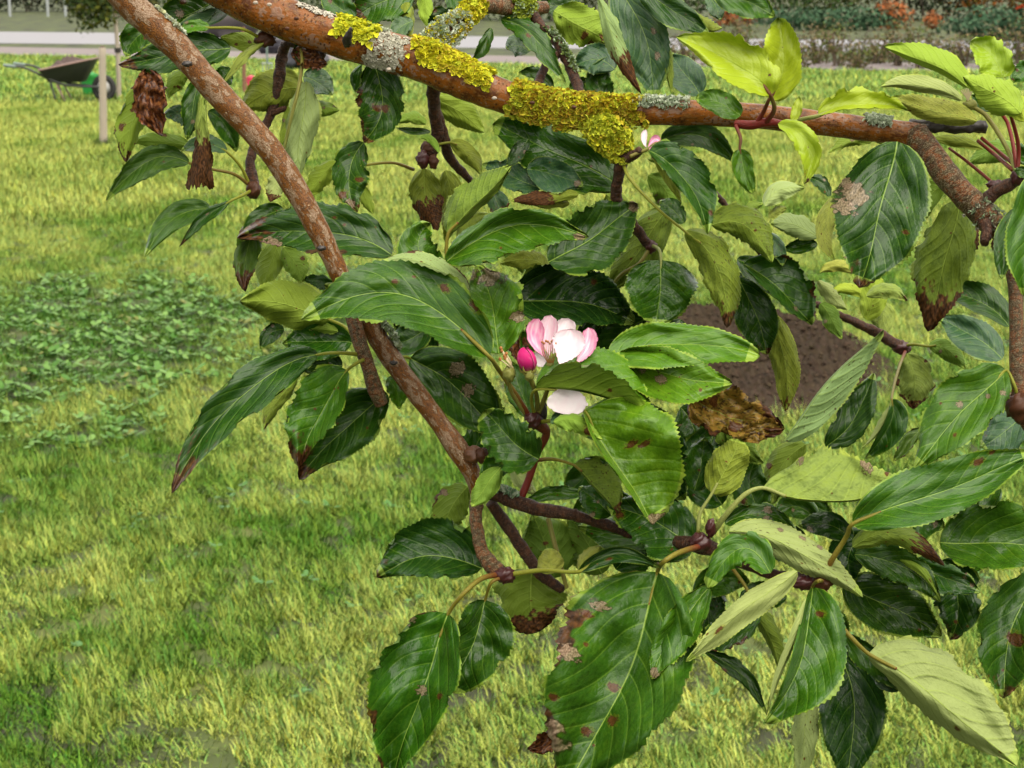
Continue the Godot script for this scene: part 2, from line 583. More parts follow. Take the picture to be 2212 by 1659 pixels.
# kind, the side in view ("T" upper, "U" under), depth, base, middle, tip, reach to the left and right of the rib, the rest
func leaf(kind: String, face: String, d: float, bx: float, by: float, mx: float, my: float, tx: float, ty: float, wl: float, wr: float, o := {}) -> void:
	leaf_count += 1
	leaf_rng.seed = 1000 + leaf_count * 17
	var size := Vector2(bx, by).distance_to(Vector2(tx, ty))
	var big := size > 175.0
	var sheet := -1
	for i in sheets.size():
		if (i < 2) == big and slots[i] < sheets[i][0].get_height() / 128 * 8 / (4 if big else 1):
			sheet = i
			break
	if sheet < 0:
		big = false
		sheet = 2 if slots[2] < 128 else 3
	var slot: int = slots[sheet]
	slots[sheet] += 1
	paint_leaf(kind, o, big, sheet, slot)
	var rows := 60 if big else 36
	var cols := 16 if big else 12
	if kind == "brown" or kind == "tan":
		o = o.merged({"crush": 0.34 if kind == "brown" else 0.3, "rag": 0.5, "wv": 0.2, "teeth": 0.03})
	if o.get("br", 0.0) > 0.1 or o.has("e"):
		o = o.merged({"rag": 0.22})
	if face == "U":
		o = {"zl": -1.0, "zr": -1.0}.merged(o, true)
	if face == "T" and not o.get("exact", false):
		wl *= 1.10
		wr *= 1.10
	var made_ := blade([d, bx, by, mx, my, tx, ty], wl, wr, o, rows, cols)
	var pts: PackedVector3Array = made_[0]
	var flat: PackedVector2Array = made_[1]
	var w := float(TW if big else TW / 2)
	var h := float(TH if big else TH / 2)
	var cols_in := int(2048 / w)
	var sheet_size := Vector2(sheets[sheet][0].get_size())
	var corner := Vector2(slot % cols_in * w, slot / cols_in * h)
	var uvs := PackedVector2Array()
	for q in flat:
		uvs.append((corner + Vector2(clampf(q.x, 0.004, 0.996) * w, clampf(q.y, 0.006, 0.994) * h)) / sheet_size)
	var towards := 1.0 if face == "T" else -1.0
	var ns := skin(pts, rows, cols, towards)
	var up_pts := PackedVector3Array()
	var dn_pts := PackedVector3Array()
	var dn_ns := PackedVector3Array()
	for i in pts.size():
		var th := 0.00012
		up_pts.append(pts[i] + ns[i] * th)
		dn_pts.append(pts[i] - ns[i] * th)
		dn_ns.append(-ns[i])
	var am := made(up_pts, ns, uvs, PackedColorArray(), weave(rows, cols, towards < 0.0))
	made(dn_pts, dn_ns, uvs, PackedColorArray(), weave(rows, cols, towards > 0.0), am)
	var back: float = kinds[kind][2]
	var rough: float = o.get("rough", leaf_rng.randf_range(0.22, 0.34) if kind in ["dark", "mid", "gray"] else 0.30)
	am.surface_set_material(0, leaf_material(sheet, 0, back, rough))
	am.surface_set_material(1, leaf_material(sheet, 1, back, 0.55))
	var n := put("leaf", am, null, tree, o.get("label", ""))
	if o.has("pet"):
		var q: Array = o.pet     # the stalk's way from the twig: [x, y, d, x, y, d ...]
		var way := []
		for i in range(0, q.size(), 3):
			way.append(at(q[i], q[i + 1], deep(q[i + 2])))
		var base: Vector3 = pts[(cols / 2)]
		way.append(base)
		way.append(pts[(rows / 6) * (cols + 1) + cols / 2] - ns[(rows / 6) * (cols + 1) + cols / 2] * 0.0006)
		var rad := []
		for i in way.size():
			rad.append(lerpf(0.00115, 0.0006, float(i) / (way.size() - 1)) * o.get("thick", 1.0))
		var long := 0.0
		for i in way.size() - 1:
			long += way[i].distance_to(way[i + 1])
		put("petiole", rod(way, rad, 8, 0.12, leaf_count, 300.0, 1.0 / long, 7), M[o.get("stalk", "stalk")], n)

# ---------- bark, lichen, blossom ----------
func bark(s: int, draw: Callable, rough: float, depth: float, w := 256, h := 1024) -> StandardMaterial3D:
	var b := PackedByteArray()
	b.resize(w * h * 3)
	var hf := PackedFloat32Array()
	hf.resize(w * h)
	for y in h:
		for x in w:
			var a := TAU * x / w
			var p := Vector3(cos(a) * 1.6, sin(a) * 1.6, y / float(h) * 40.0)
			var r: Array = draw.call(p)
			var c: Color = r[0].linear_to_srgb()
			var i := (y * w + x) * 3
			b[i] = int(clampf(c.r, 0, 1) * 255.0)
			b[i + 1] = int(clampf(c.g, 0, 1) * 255.0)
			b[i + 2] = int(clampf(c.b, 0, 1) * 255.0)
			hf[y * w + x] = r[1]
	var im := Image.create_from_data(w, h, false, Image.FORMAT_RGB8, b)
	var hi := Image.create_from_data(w, h, false, Image.FORMAT_RF, hf.to_byte_array())
	hi.bump_map_to_normal_map(depth)
	hi.convert(Image.FORMAT_RGBA8)
	var m := StandardMaterial3D.new()
	m.albedo_texture = ImageTexture.create_from_image(im)
	m.normal_enabled = true
	m.normal_texture = ImageTexture.create_from_image(hi)
	m.roughness = rough
	m.metallic_specular = 0.32
	return m

func make_barks() -> void:
	var n1 := noise(5, 0.7)
	var n2 := noise(6, 2.6)
	var n3 := noise(7, 7.0)
	var pores := noise(8, 1.6, FastNoiseLite.TYPE_CELLULAR, 1)
	M.bark = bark(1, func(p: Vector3) -> Array:
		var a := n1.get_noise_3dv(p * 0.6)
		var f := n2.get_noise_3d(p.x, p.y, p.z * 0.6)
		var g := n3.get_noise_3dv(p)
		var c := Color(0.185, 0.060, 0.007).lerp(Color(0.070, 0.022, 0.005), smoothstep(-0.1, 0.5, a + 0.35 * f))
		c = c.lerp(Color(0.22, 0.105, 0.026), smoothstep(0.05, 0.4, f + 0.3 * g) * 0.6)
		c = c.lerp(Color(0.22, 0.15, 0.12), smoothstep(0.22, 0.36, -a * 0.9 + f * 0.6) * 0.55)
		var pore := pores.get_noise_3d(p.x, p.y, p.z * 1.6)
		var hole := smoothstep(-0.76, -0.86, pore)
		c = c.lerp(Color(0.045, 0.016, 0.008), hole * 0.85)
		c = c.lerp(Color(0.40, 0.28, 0.18), smoothstep(0.48, 0.6, g) * 0.5)
		return [c, 0.5 + 0.22 * f + 0.10 * g - 0.4 * hole + 0.2 * a], 0.24, 3.5)
	M.flaky = bark(2, func(p: Vector3) -> Array:
		var a := n1.get_noise_3d(p.x, p.y, p.z * 0.6)
		var f := n2.get_noise_3d(p.x * 0.9, p.y * 0.9, p.z * 0.5)
		var g := n3.get_noise_3d(p.x, p.y, p.z * 0.6)
		var c := Color(0.165, 0.062, 0.009).lerp(Color(0.055, 0.022, 0.007), clampf(0.45 + 1.2 * g + 0.6 * f, 0, 1))
		var skin_ := a * 1.25 + f * 0.6 + 0.3 * g - 0.02
		var flake := smoothstep(0.0, 0.05, skin_)
		c = c.lerp(Color(0.28, 0.205, 0.14).lerp(Color(0.14, 0.080, 0.036), clampf(0.5 + g * 1.8, 0, 1)), flake * 0.8)
		c = c.lerp(Color(0.06, 0.022, 0.010), smoothstep(0.035, 0.0, absf(skin_)) * 0.55)
		var pore := pores.get_noise_3d(p.x * 1.1, p.y * 1.1, p.z * 1.5)
		var dot := smoothstep(-0.80, -0.87, pore) * smoothstep(-0.05, 0.2, f + a * 0.6)
		c = c.lerp(Color(0.58, 0.47, 0.30), dot)
		return [c, 0.35 + 0.35 * flake + 0.14 * g + 0.4 * dot], 0.36, 6.0)
	M.twig = bark(3, func(p: Vector3) -> Array:
		var a := n1.get_noise_3dv(p)
		var f := n2.get_noise_3d(p.x, p.y, p.z * 1.6)
		var g := n3.get_noise_3dv(p)
		var ring := smoothstep(0.25, 0.0, absf(n1.get_noise_3d(p.x * 0.2, p.y * 0.2, p.z * 1.6)))
		var c := Color(0.030, 0.015, 0.010).lerp(Color(0.085, 0.030, 0.012), clampf(0.5 + a + f * 0.9, 0, 1))
		c = c.lerp(Color(0.16, 0.12, 0.085), smoothstep(0.22, 0.42, f + 0.5 * g) * 0.55)
		c = c.lerp(Color(0.02, 0.01, 0.008), ring * 0.5)
		return [c, 0.5 + 0.3 * f + 0.25 * g - 0.3 * ring], 0.40, 8.0)
	M.grayish = bark(4, func(p: Vector3) -> Array:
		var a := n1.get_noise_3dv(p)
		var f := n2.get_noise_3d(p.x, p.y, p.z * 2.4)
		var g := n3.get_noise_3dv(p)
		var ring := smoothstep(0.16, 0.0, absf(n1.get_noise_3d(p.x * 0.2, p.y * 0.2, p.z * 1.1)))
		var c := Color(0.075, 0.050, 0.018).lerp(Color(0.16, 0.052, 0.012), smoothstep(-0.15, 0.25, a))
		c = c.lerp(Color(0.24, 0.20, 0.135), smoothstep(0.08, 0.2, f + 0.5 * g) * 0.75)
		c = c.lerp(Color(0.035, 0.016, 0.010), smoothstep(0.25, 0.35, -f) * 0.8)
		c = c.lerp(Color(0.045, 0.02, 0.010), ring * 0.6)
		return [c, 0.5 + 0.35 * f + 0.2 * g - 0.3 * ring], 0.46, 8.0)
	# leaf stalks: red where they spring from the twig, green towards the leaf, freckled brown
	for kind in [["stalk", Color(0.20, 0.22, 0.022), Color(0.15, 0.10, 0.02), 3.0], ["stalk_brown", Color(0.17, 0.15, 0.018), Color(0.14, 0.022, 0.012), 15.0], ["stalk_red", Color(0.12, 0.05, 0.018), Color(0.16, 0.018, 0.014), 24.0], ["stalk_pale", Color(0.24, 0.28, 0.075), Color(0.17, 0.16, 0.03), 4.0]]:
		M[kind[0]] = bark(9, func(p: Vector3) -> Array:
			var g := n3.get_noise_3d(p.x, p.y, p.z * 0.4)
			var f := n2.get_noise_3dv(p * 0.6)
			var c: Color = kind[2].lerp(kind[1], smoothstep(0.0, 1.0, p.z / float(kind[3]) + 0.3 * f))
			c = c.lerp(Color(0.07, 0.028, 0.010), smoothstep(0.22, 0.4, g) * 0.8)
			return [c, 0.5 + 0.3 * g], 0.36, 2.0, 64, 256)
	M.bud = matte(srgb(0.045, 0.008, 0.008), 0.38)
	M.scar = matte(srgb(0.10, 0.038, 0.014), 0.4)
	M.black = matte(srgb(0.018, 0.013, 0.011), 0.45)
	M.lichen = tinted(0.8)
	M.petal = tinted(0.5, 0.5)

var limbs := {}

# a length of wood: places in view with depth, and half widths as they show there
func limb(called: String, key: String, way: Array, half: Array, mat: String, o := {}) -> MeshInstance3D:
	var pts := []
	var rad := []
	for i in way.size():
		var d := deep(way[i][2])
		pts.append(at(way[i][0], way[i][1], d))
		rad.append(half[i] / F * d)
	for e in o.get("before", []):
		pts.push_front(e[0])
		rad.push_front(e[1])
	for e in o.get("after", []):
		pts.append(e[0])
		rad.append(e[1])
	limbs[key] = [pts, rad]
	return put(called, rod(pts, rad, o.get("sides", 22), o.get("bump", 0.10), key.hash() % 1000, o.get("grain", 55.0), o.get("v", 3.0), o.get("steps", 12)), M[mat], o.get("on", tree), o.get("label", ""))

# the place on a limb nearest that spot in view, its way, and its half width
func along(key: String, x: float, y: float) -> Array:
	var pts: Array = limbs[key][0]
	var rad: Array = limbs[key][1]
	var best := [INF]
	for i in pts.size() - 1:
		for k in 24:
			var t := k / 24.0
			var p: Vector3 = smooth_way(pts[maxi(i - 1, 0)], pts[i], pts[i + 1], pts[mini(i + 2, pts.size() - 1)], t)
			var v := p - EYE
			var px := CX + v.dot(right) / v.dot(fwd) * F
			var py := CY - v.dot(up) / v.dot(fwd) * F
			var dist := Vector2(px - x, py - y).length()
			if dist < best[0]:
				best = [dist, p, (pts[i + 1] - pts[i]).normalized(), lerpf(rad[i], rad[i + 1], t)]
	return [best[1], best[2], best[3]]

# one curled scale of lichen
func lobe(st: SurfaceTool, c: Vector3, n: Vector3, r: float, curl: float, col: Color, thin := 1.0) -> void:
	var u := n.cross(Vector3(rng.randf() - 0.5, rng.randf() - 0.5, rng.randf() - 0.5)).normalized()
	var v := n.cross(u)
	var k := 9
	var ph := rng.randf() * TAU
	var rim := []
	var mid := []
	for i in k:
		var a := TAU * i / k
		var rr := r * (1.0 + 0.28 * sin(a * 3.0 + ph) + rng.randf_range(-0.14, 0.14))
		var out := u * cos(a) * rr + v * sin(a) * rr * thin
		rim.append(c + out + n * r * curl * rng.randf_range(0.5, 1.5))
		mid.append(c + out * 0.6 + n * r * curl * 0.15)
	for i in k:
		var j := (i + 1) % k
		var t := rng.randf_range(0.85, 1.15)
		st.set_color(Color(col.r * t, col.g * t, col.b * t))
		for q in [c, mid[j], mid[i], mid[i], mid[j], rim[j], mid[i], rim[j], rim[i]]:
			st.add_vertex(q)

# a patch of lichen scattered on a limb round a spot in view. lean: where on the round of the limb (0 faces us, 1 on top)
func lichen(key: String, x0: float, y0: float, x1: float, y1: float, lean0: float, lean1: float, count: int, size: float, tones: Array, called: String, label: String, o := {}) -> void:
	var st := begin()
	var nn := noise(int(x0), 1.0)
	for i in count:
		var t := rng.randf()
		var q := along(key, lerpf(x0, x1, t), lerpf(y0, y1, t))
		var toward: Vector3 = (EYE - q[0]).normalized()
		var side: Vector3 = q[1].cross(toward).normalized()
		if side.dot(up) < 0.0:
			side = -side
		toward = side.cross(q[1]).normalized()
		if toward.dot(EYE - q[0]) < 0.0:
			toward = -toward
		var f := rng.randf()
		var lean := lerpf(lean0, lean1, f)
		var thin_out := absf(t - 0.5) * 2.0
		if rng.randf() > 0.07 and (thin_out + 0.45 * nn.get_noise_2d(lean * 2.5, t * 4.0) > 0.88 or absf(f - 0.5) * 2.0 + 0.5 * nn.get_noise_2d(t * 5.0, lean * 2.0 + 9.0) > 0.90):
			continue
		var a := lean * PI * 0.5
		var n := toward * cos(a) + side * sin(a)
		var bulge: float = o.get("bulge", 0.0) * (1.0 - thin_out * thin_out)
		var c: Vector3 = q[0] + n * (q[2] * (1.0 + bulge * rng.randf_range(0.6, 1.0)) + size * rng.randf_range(0.1, 0.7))
		var nv: Vector3 = (n + Vector3(rng.randf() - 0.5, rng.randf() - 0.5, rng.randf() - 0.5) * o.get("wild", 1.3)).normalized()
		var col: Color = tones[rng.randi() % tones.size()]
		lobe(st, c, nv, size * rng.randf_range(0.6, 1.35), o.get("curl", 0.5), col, o.get("thin", 1.0))
	st.generate_normals()
	var n := put(called, st.commit(), M.lichen, limbs_node(key), label)
	n.set_meta("kind", "stuff")

var nodes_of := {}
func limbs_node(key: String) -> Node3D:
	return nodes_of[key]

func petal(parent: Node3D, called: String, d: float, bx: float, by: float, mx: float, my: float, tx: float, ty: float, wl: float, wr: float, rose: float, o := {}) -> void:
	leaf_count += 1
	leaf_rng.seed = 3000 + leaf_count * 13
	o = o.merged({"p": 3, "teeth": 0.0, "rag": 0.10, "cup": 0.45, "k": 0.3, "wv": 0.06, "dd": [0.0, 0.12, 0.0]})
	var rows := 22
	var cols := 14
	var b := blade([d, bx, by, mx, my, tx, ty], wl, wr, o, rows, cols)
	var pts: PackedVector3Array = b[0]
	var ns := skin(pts, rows, cols, 1.0)
	var colors := PackedColorArray()
	var n := noise(leaf_count, 1.0)
	for i in rows + 1:
		for j in cols + 1:
			var t := float(i) / rows
			var s := float(j) / cols * 2.0 - 1.0
			var pink := clampf(rose * (0.75 + 0.9 * n.get_noise_2d(t * 2.0, s * 5.0) + 0.35 * absf(s)) + 0.16 * absf(n.get_noise_2d(t * 1.2 + 7.0, s * 16.0)) + 0.25 * smoothstep(0.85, 1.0, t) * absf(n.get_noise_2d(s * 6.0, 3.0)), 0.0, 1.0)
			colors.append(Color(0.80, 0.76, 0.77).lerp(Color(0.68, 0.22, 0.40), pink))
	var p1 := PackedVector3Array()
	var p2 := PackedVector3Array()
	var n2 := PackedVector3Array()
	for i in pts.size():
		p1.append(pts[i] + ns[i] * 0.00012)
		p2.append(pts[i] - ns[i] * 0.00012)
		n2.append(-ns[i])
	var am := made(p1, ns, PackedVector2Array(), colors, weave(rows, cols, false))
	made(p2, n2, PackedVector2Array(), colors, weave(rows, cols, true), am)
	put(called, am, M.petal, parent)

func stem(parent: Node3D, called: String, way: Array, half: Array, mat: String, label := "") -> MeshInstance3D:
	var pts := []
	var rad := []
	for i in way.size():
		var d := deep(way[i][2])
		pts.append(at(way[i][0], way[i][1], d))
		rad.append(half[mini(i, half.size() - 1)] / F * d)
	return put(called, rod(pts, rad, 10, 0.12, int(way[0][0]), 300.0, 1.0, 6), M[mat], parent, label)

# a scaly bud or knob where twigs and stalks meet
func knob(parent: Node3D, called: String, x: float, y: float, d: float, r: float, mat: String, stretch := Vector3(1, 1.2, 1)) -> void:
	var s := SphereMesh.new()
	s.radius = 1.0
	s.height = 2.0
	s.radial_segments = 20
	s.rings = 12
	var a := s.get_mesh_arrays()
	var v: PackedVector3Array = a[Mesh.ARRAY_VERTEX]
	var n := noise(int(x + y), 1.6)
	var dd := deep(d)
	var st := begin()
	var idx: PackedInt32Array = a[Mesh.ARRAY_INDEX]
	for i in idx:
		var p := v[i]
		p *= (1.0 + 0.45 * n.get_noise_3dv(p)) * r / F * dd
		st.set_smooth_group(0)
		st.add_vertex(p * stretch)
	st.generate_normals()
	var o := put(called, st.commit(), M[mat], parent)
	o.position = at(x, y, dd)

func make_blossom() -> void:
	var f := Node3D.new()
	f.name = "blossom"
	f.set_meta("label", "open pink and white apple blossom")
	tree.add_child(f)
	petal(f, "petal", 0.3915, 1178, 772, 1156, 728, 1164, 689, 19, 21, 0.75, {"k": 0.1})
	petal(f, "petal", 0.401, 1188, 768, 1184, 724, 1190, 681, 22, 22, 0.40, {"k": 0.1})
	petal(f, "petal", 0.405, 1195, 768, 1216, 722, 1228, 688, 24, 24, 0.08)
	petal(f, "petal", 0.3865, 1208, 786, 1226, 748, 1233, 710, 38, 36, 0.22, {"cup": 0.25})
	petal(f, "petal", 0.393, 1243, 786, 1268, 748, 1270, 708, 18, 20, 0.65)
	petal(f, "petal", 0.394, 1188, 790, 1172, 778, 1153, 764, 18, 20, 0.0)
	petal(f, "petal", 0.3855, 1226, 826, 1225, 862, 1222, 896, 46, 44, 0.05, {"cup": 0.2})
	for k in 8:
		var x := 1171.0 + k * 4.2
		var s := stem(f, "stamen", [[1190 + (k - 4) * 1.6, 784, 0.389], [x + 1, 762, 0.387], [x, 741 + 3.0 * sin(k * 2.0), 0.3865]], [1.0, 0.9, 0.7], "stamen")
		knob(s, "anther", x, 739 + 3.0 * sin(k * 2.0), 0.3863, 2.3, "anther")
	knob(f, "flower_base", 1190, 790, 0.391, 11, "stalk_pale")
	stem(f, "pedicel", [[1190, 792, 0.391], [1180, 850, 0.396], [1158, 905, 0.40]], [5, 5, 6], "stalk_pale")
	# the bud: closed petals wound round each other
	var b := Node3D.new()
	b.name = "flower_bud"
	b.set_meta("label", "closed deep pink flower bud")
	tree.add_child(b)
	var c := at(1138, 778, deep(0.384))
	var r := 21.5 / F * deep(0.384)
	for k in 4:
		var verts := PackedVector3Array()
		var norms := PackedVector3Array()
		var cols := PackedColorArray()
		var n := noise(70 + k, 1.0)
		for i in 17:
			for j in 13:
				var t := i / 16.0
				var s := j / 12.0 * 2.0 - 1.0
				var a := k * TAU / 4.0 + s * 0.95 * (1.0 - 0.25 * t) + t * 1.0 - 0.4
				var lat := -PI / 2 + PI * t * 0.97
				var rr := r * (1.0 + 0.07 * s + 0.05 * n.get_noise_2d(t * 3.0, s * 2.0) + 0.03 * (k % 2))
				var dirn := right * cos(a) * cos(lat) + (up * 0.96 - fwd * 0.25 + right * -0.12).normalized() * sin(lat) * 1.22 - fwd * sin(a) * cos(lat)
				verts.append(c + dirn * rr)
				norms.append(dirn.normalized())
				var pale := clampf(smoothstep(0.35, 0.0, t) + 0.35 * absf(s) * n.get_noise_2d(t * 9.0, s) + (0.35 if absf(s) > 0.9 else 0.0), 0, 1)
				cols.append(Color(0.46, 0.018, 0.14).lerp(Color(0.62, 0.30, 0.42), pale))
		put("petal", made(verts, norms, PackedVector2Array(), cols, weave(16, 12, true)), M.petal, b)
	for k in 4:
		var a := k * TAU / 4.0 + 0.5
		stem(b, "sepal", [[1140 + cos(a) * 4, 806, 0.384], [1140 + cos(a) * 17, 802, 0.384 - 0.002 * sin(a)], [1140 + cos(a) * 21, 792, 0.384 - 0.0025 * sin(a)]], [3.2, 2.6, 0.8], "stalk_pale")
	knob(b, "flower_base", 1143, 810, 0.3845, 11, "stalk_pale")
	stem(b, "pedicel", [[1143, 812, 0.385], [1158, 850, 0.392], [1162, 890, 0.40]], [6, 5, 6], "stalk_pale")
	# a faded flower: bare pale threads on their base
	var w := Node3D.new()
	w.name = "faded_flower"
	w.set_meta("label", "faded flower with bare pale stamens")
	tree.add_child(w)
	knob(w, "flower_base", 1100, 808, 0.386, 13, "stalk_pale", Vector3(1, 1.25, 1))
	for k in 7:
		var e := Vector2(1082 + k * 2.0 + 4.0 * sin(k * 5.0), 752 + 24.0 * absf(sin(k * 1.7)))
		var s := stem(w, "stamen", [[1108 - k, 796, 0.386], [(1108 + e.x) / 2 + 3, (796 + e.y) / 2 + 3, 0.3845], [e.x, e.y, 0.384]], [2.2, 1.5, 1.1], "stamen_pale")
		knob(s, "anther", e.x, e.y, 0.384, 3.2, "anther")
	stem(w, "pedicel", [[1097, 816, 0.386], [1106, 850, 0.392], [1140, 900, 0.40]], [5, 4.5, 6], "stalk_pale")
	# a second flower, half hidden behind the yellow lichen
	var g := Node3D.new()
	g.name = "blossom_001"
	g.set_meta("label", "small pink flower half hidden behind the branch")
	tree.add_child(g)
	petal(g, "petal", 0.43, 1396, 318, 1391, 300, 1395, 280, 7, 7, 0.15)
	petal(g, "petal", 0.424, 1402, 322, 1420, 316, 1436, 318, 9, 9, 1.0)
	petal(g, "petal", 0.426, 1400, 318, 1414, 300, 1424, 306, 8, 8, 0.8)
	stem(g, "pedicel", [[1400, 322, 0.425], [1380, 330, 0.425], [1362, 338, 0.424]], [4, 4, 4], "stalk_pale")

# ---------- the apple tree ----------
func make_wood() -> void:
	var trunk := rod([Vector3(-1.5, -0.05, -1.4), Vector3(-1.47, 0.5, -1.38), Vector3(-1.42, 1.1, -1.34), Vector3(-1.36, 1.7, -1.3), Vector3(-1.3, 2.5, -1.28)], [0.075, 0.06, 0.055, 0.045, 0.025], 20, 0.15, 3, 18.0, 2.0, 8)
	put("trunk", trunk, M.grayish, tree)
	nodes_of.main = limb("branch", "main", [[400, -70, 0.45], [542, 8, 0.448], [675, 62, 0.446], [790, 98, 0.444], [899, 131, 0.442], [1010, 178, 0.44], [1100, 212, 0.44], [1200, 238, 0.438], [1300, 245, 0.437], [1408, 243, 0.436], [1566, 246, 0.435], [1700, 258, 0.434], [1883, 280, 0.432], [1985, 293, 0.431]],
		[46, 45, 43, 42, 43, 39, 36, 33, 30, 28, 27, 27, 26, 27], "bark", {"v": 4.2, "bump": 0.09, "before": [[Vector3(-0.62, 1.74, -1.18), 0.017], [Vector3(-1.36, 1.62, -1.30), 0.024]]})
	limbs_fix("main", 2)
	nodes_of.left = limb("branch", "left", [[200, -90, 0.405], [272, 0, 0.403], [385, 104, 0.402], [470, 200, 0.401], [578, 318, 0.40], [640, 410, 0.40], [678, 478, 0.40], [737, 598, 0.402], [765, 650, 0.406], [800, 706, 0.409], [845, 775, 0.408], [895, 843, 0.405], [950, 915, 0.402], [988, 970, 0.40], [1020, 1022, 0.40], [1034, 1070, 0.402]],
		[33, 32, 30, 29, 27, 26, 25, 21, 21, 22, 23, 22, 21, 24, 20, 17], "flaky", {"v": 5.0, "before": [[Vector3(-0.64, 1.82, -1.12), 0.013], [Vector3(-1.38, 1.70, -1.30), 0.02]]})
	limbs_fix("left", 2)
	limb("branch", "fork", [[752, 640, 0.406], [764, 692, 0.404], [776, 735, 0.403], [795, 790, 0.403], [812, 845, 0.405], [824, 872, 0.407]], [15, 17, 16, 15, 17, 15], "grayish", {"v": 7.0})
	nodes_of.end = limb("branch", "end", [[1975, 288, 0.431], [2010, 335, 0.427], [2060, 397, 0.423], [2122, 462, 0.42], [2150, 490, 0.42]], [30, 29, 28, 29, 27], "grayish", {"v": 6.0})
	limb("twig", "stub", [[1965, 274, 0.432], [2015, 272, 0.432], [2075, 277, 0.432], [2128, 273, 0.432]], [15, 13, 11, 15], "black", {"bump": 0.5, "grain": 160.0, "label": "short dead black twig stub"})
	limb("twig", "right_up", [[2112, 452, 0.421], [2150, 415, 0.418], [2195, 392, 0.414], [2260, 372, 0.41]], [17, 15, 13, 12], "twig", {"bump": 0.3, "grain": 120.0, "v": 8.0})
	limb("twig", "right_down", [[2150, 480, 0.42], [2178, 540, 0.418], [2192, 610, 0.414], [2196, 700, 0.410], [2198, 790, 0.408], [2204, 870, 0.408], [2235, 940, 0.41]], [24, 17, 16, 16, 17, 22, 15], "grayish", {"v": 8.0})
	limb("twig", "spur", [[2122, 470, 0.419], [2132, 498, 0.414], [2126, 526, 0.411]], [16, 13, 10], "twig", {"bump": 0.35, "grain": 140.0})
	knob(tree, "bud", 2154, 528, 0.412, 13, "twig")
	knob(tree, "bud", 2204, 880, 0.405, 30, "twig", Vector3(1, 1.1, 1))
	# the twig with the lichen behind the main branch
	nodes_of.side = limb("twig", "side", [[925, 110, 0.446], [962, 70, 0.45], [1000, 42, 0.455], [1028, 14, 0.46], [1075, 14, 0.465], [1128, 20, 0.47], [1180, 16, 0.475]], [24, 22, 19, 18, 17, 17, 14], "grayish", {"v": 6.0})
	limb("twig", "hang", [[936, 175, 0.455], [938, 230, 0.462], [944, 290, 0.468], [922, 345, 0.472]], [15, 14, 14, 17], "twig", {"v": 8.0, "bump": 0.3, "grain": 170.0})
	limb("twig", "hang2", [[944, 240, 0.465], [958, 290, 0.47], [972, 340, 0.476], [1018, 392, 0.482]], [9, 11, 11, 8], "twig", {"v": 8.0, "bump": 0.3, "grain": 170.0})
	knob(tree, "bud", 924, 322, 0.47, 15, "twig", Vector3(1.1, 1.2, 1))
	knob(tree, "bud", 913, 345, 0.468, 14, "bud", Vector3(1, 1.3, 1))
	knob(tree, "bud", 936, 350, 0.468, 10, "twig", Vector3(1, 1.5, 1))
	limb("twig", "lead", [[700, 120, 0.452], [626, 92, 0.458], [612, 110, 0.462], [604, 160, 0.462], [598, 205, 0.462], [578, 262, 0.462], [552, 310, 0.46], [541, 350, 0.458], [548, 405, 0.456]], [8, 9, 12, 12, 11, 10, 9, 11, 13], "twig", {"v": 8.0, "bump": 0.3, "grain": 170.0})
	limb("twig", "lead2", [[582, 250, 0.462], [600, 240, 0.46], [618, 234, 0.459]], [7, 7, 5], "twig", {"bump": 0.4})
	knob(tree, "bud", 548, 410, 0.455, 16, "twig")
	knob(tree, "bud", 572, 84, 0.452, 17, "twig", Vector3(1.3, 1, 1))
	limb("twig", "upper", [[1140, 15, 0.47], [1165, 50, 0.468], [1206, 98, 0.464], [1246, 180, 0.455], [1258, 232, 0.446]], [12, 10, 10, 12, 10], "twig", {"v": 8.0, "bump": 0.3, "grain": 170.0})
	nodes_of.upper = tree.get_child(tree.get_child_count() - 1)
	limb("twig", "upper2", [[1215, 110, 0.464], [1180, 140, 0.46], [1160, 190, 0.452]], [8, 9, 11], "twig", {"v": 8.0, "bump": 0.3, "grain": 170.0})
	nodes_of.under = limb("twig", "under", [[1285, 262, 0.437], [1322, 300, 0.432], [1342, 338, 0.43], [1336, 380, 0.434], [1332, 430, 0.44], [1362, 478, 0.446], [1400, 528, 0.45]], [27, 25, 15, 12, 12, 12, 10], "twig", {"v": 8.0, "bump": 0.3, "grain": 170.0})
	limb("twig", "under2", [[1342, 348, 0.43], [1366, 336, 0.427], [1384, 324, 0.425]], [10, 11, 9], "twig", {"v": 8.0, "bump": 0.3, "grain": 170.0})
	knob(tree, "bud", 1406, 533, 0.45, 12, "bud")
	limb("twig", "far_twig", [[1530, 405, 0.48], [1566, 442, 0.485], [1620, 520, 0.49], [1700, 610, 0.495], [1740, 645, 0.50], [1813, 680, 0.505], [1885, 714, 0.51], [1945, 750, 0.51]], [7, 7, 6, 6, 7, 8, 11, 13], "twig", {"v": 8.0, "bump": 0.3, "grain": 170.0})
	knob(tree, "bud", 1947, 751, 0.51, 16, "bud", Vector3(1.2, 0.9, 1))
	for e in [[404, 138, 0.3925, 9], [694, 536, 0.3925, 8], [850, 784, 0.4005, 7]]:
		knob(tree, "bud_scar", e[0], e[1], e[2], e[3], "black", Vector3(1.2, 0.7, 0.8))
	limb("twig", "dead_spur", [[748, 96, 0.432], [752, 78, 0.427], [758, 60, 0.425]], [10, 8, 3], "black", {"bump": 0.5, "grain": 200.0})
	for e in [[552, 6], [640, 40], [582, 10], [1068, 212], [1150, 222], [1240, 232], [840, 150], [620, 62]]:
		knob(tree, "lenticel", e[0], e[1], 0.423, 4.5, "twig" if int(e[0]) % 3 else "pale_wood", Vector3(1.2, 0.8, 0.5))
	# the lower twigs
	knob(tree, "branch_scar", 1024, 982, 0.396, 19, "scar", Vector3(1.1, 1, 1))
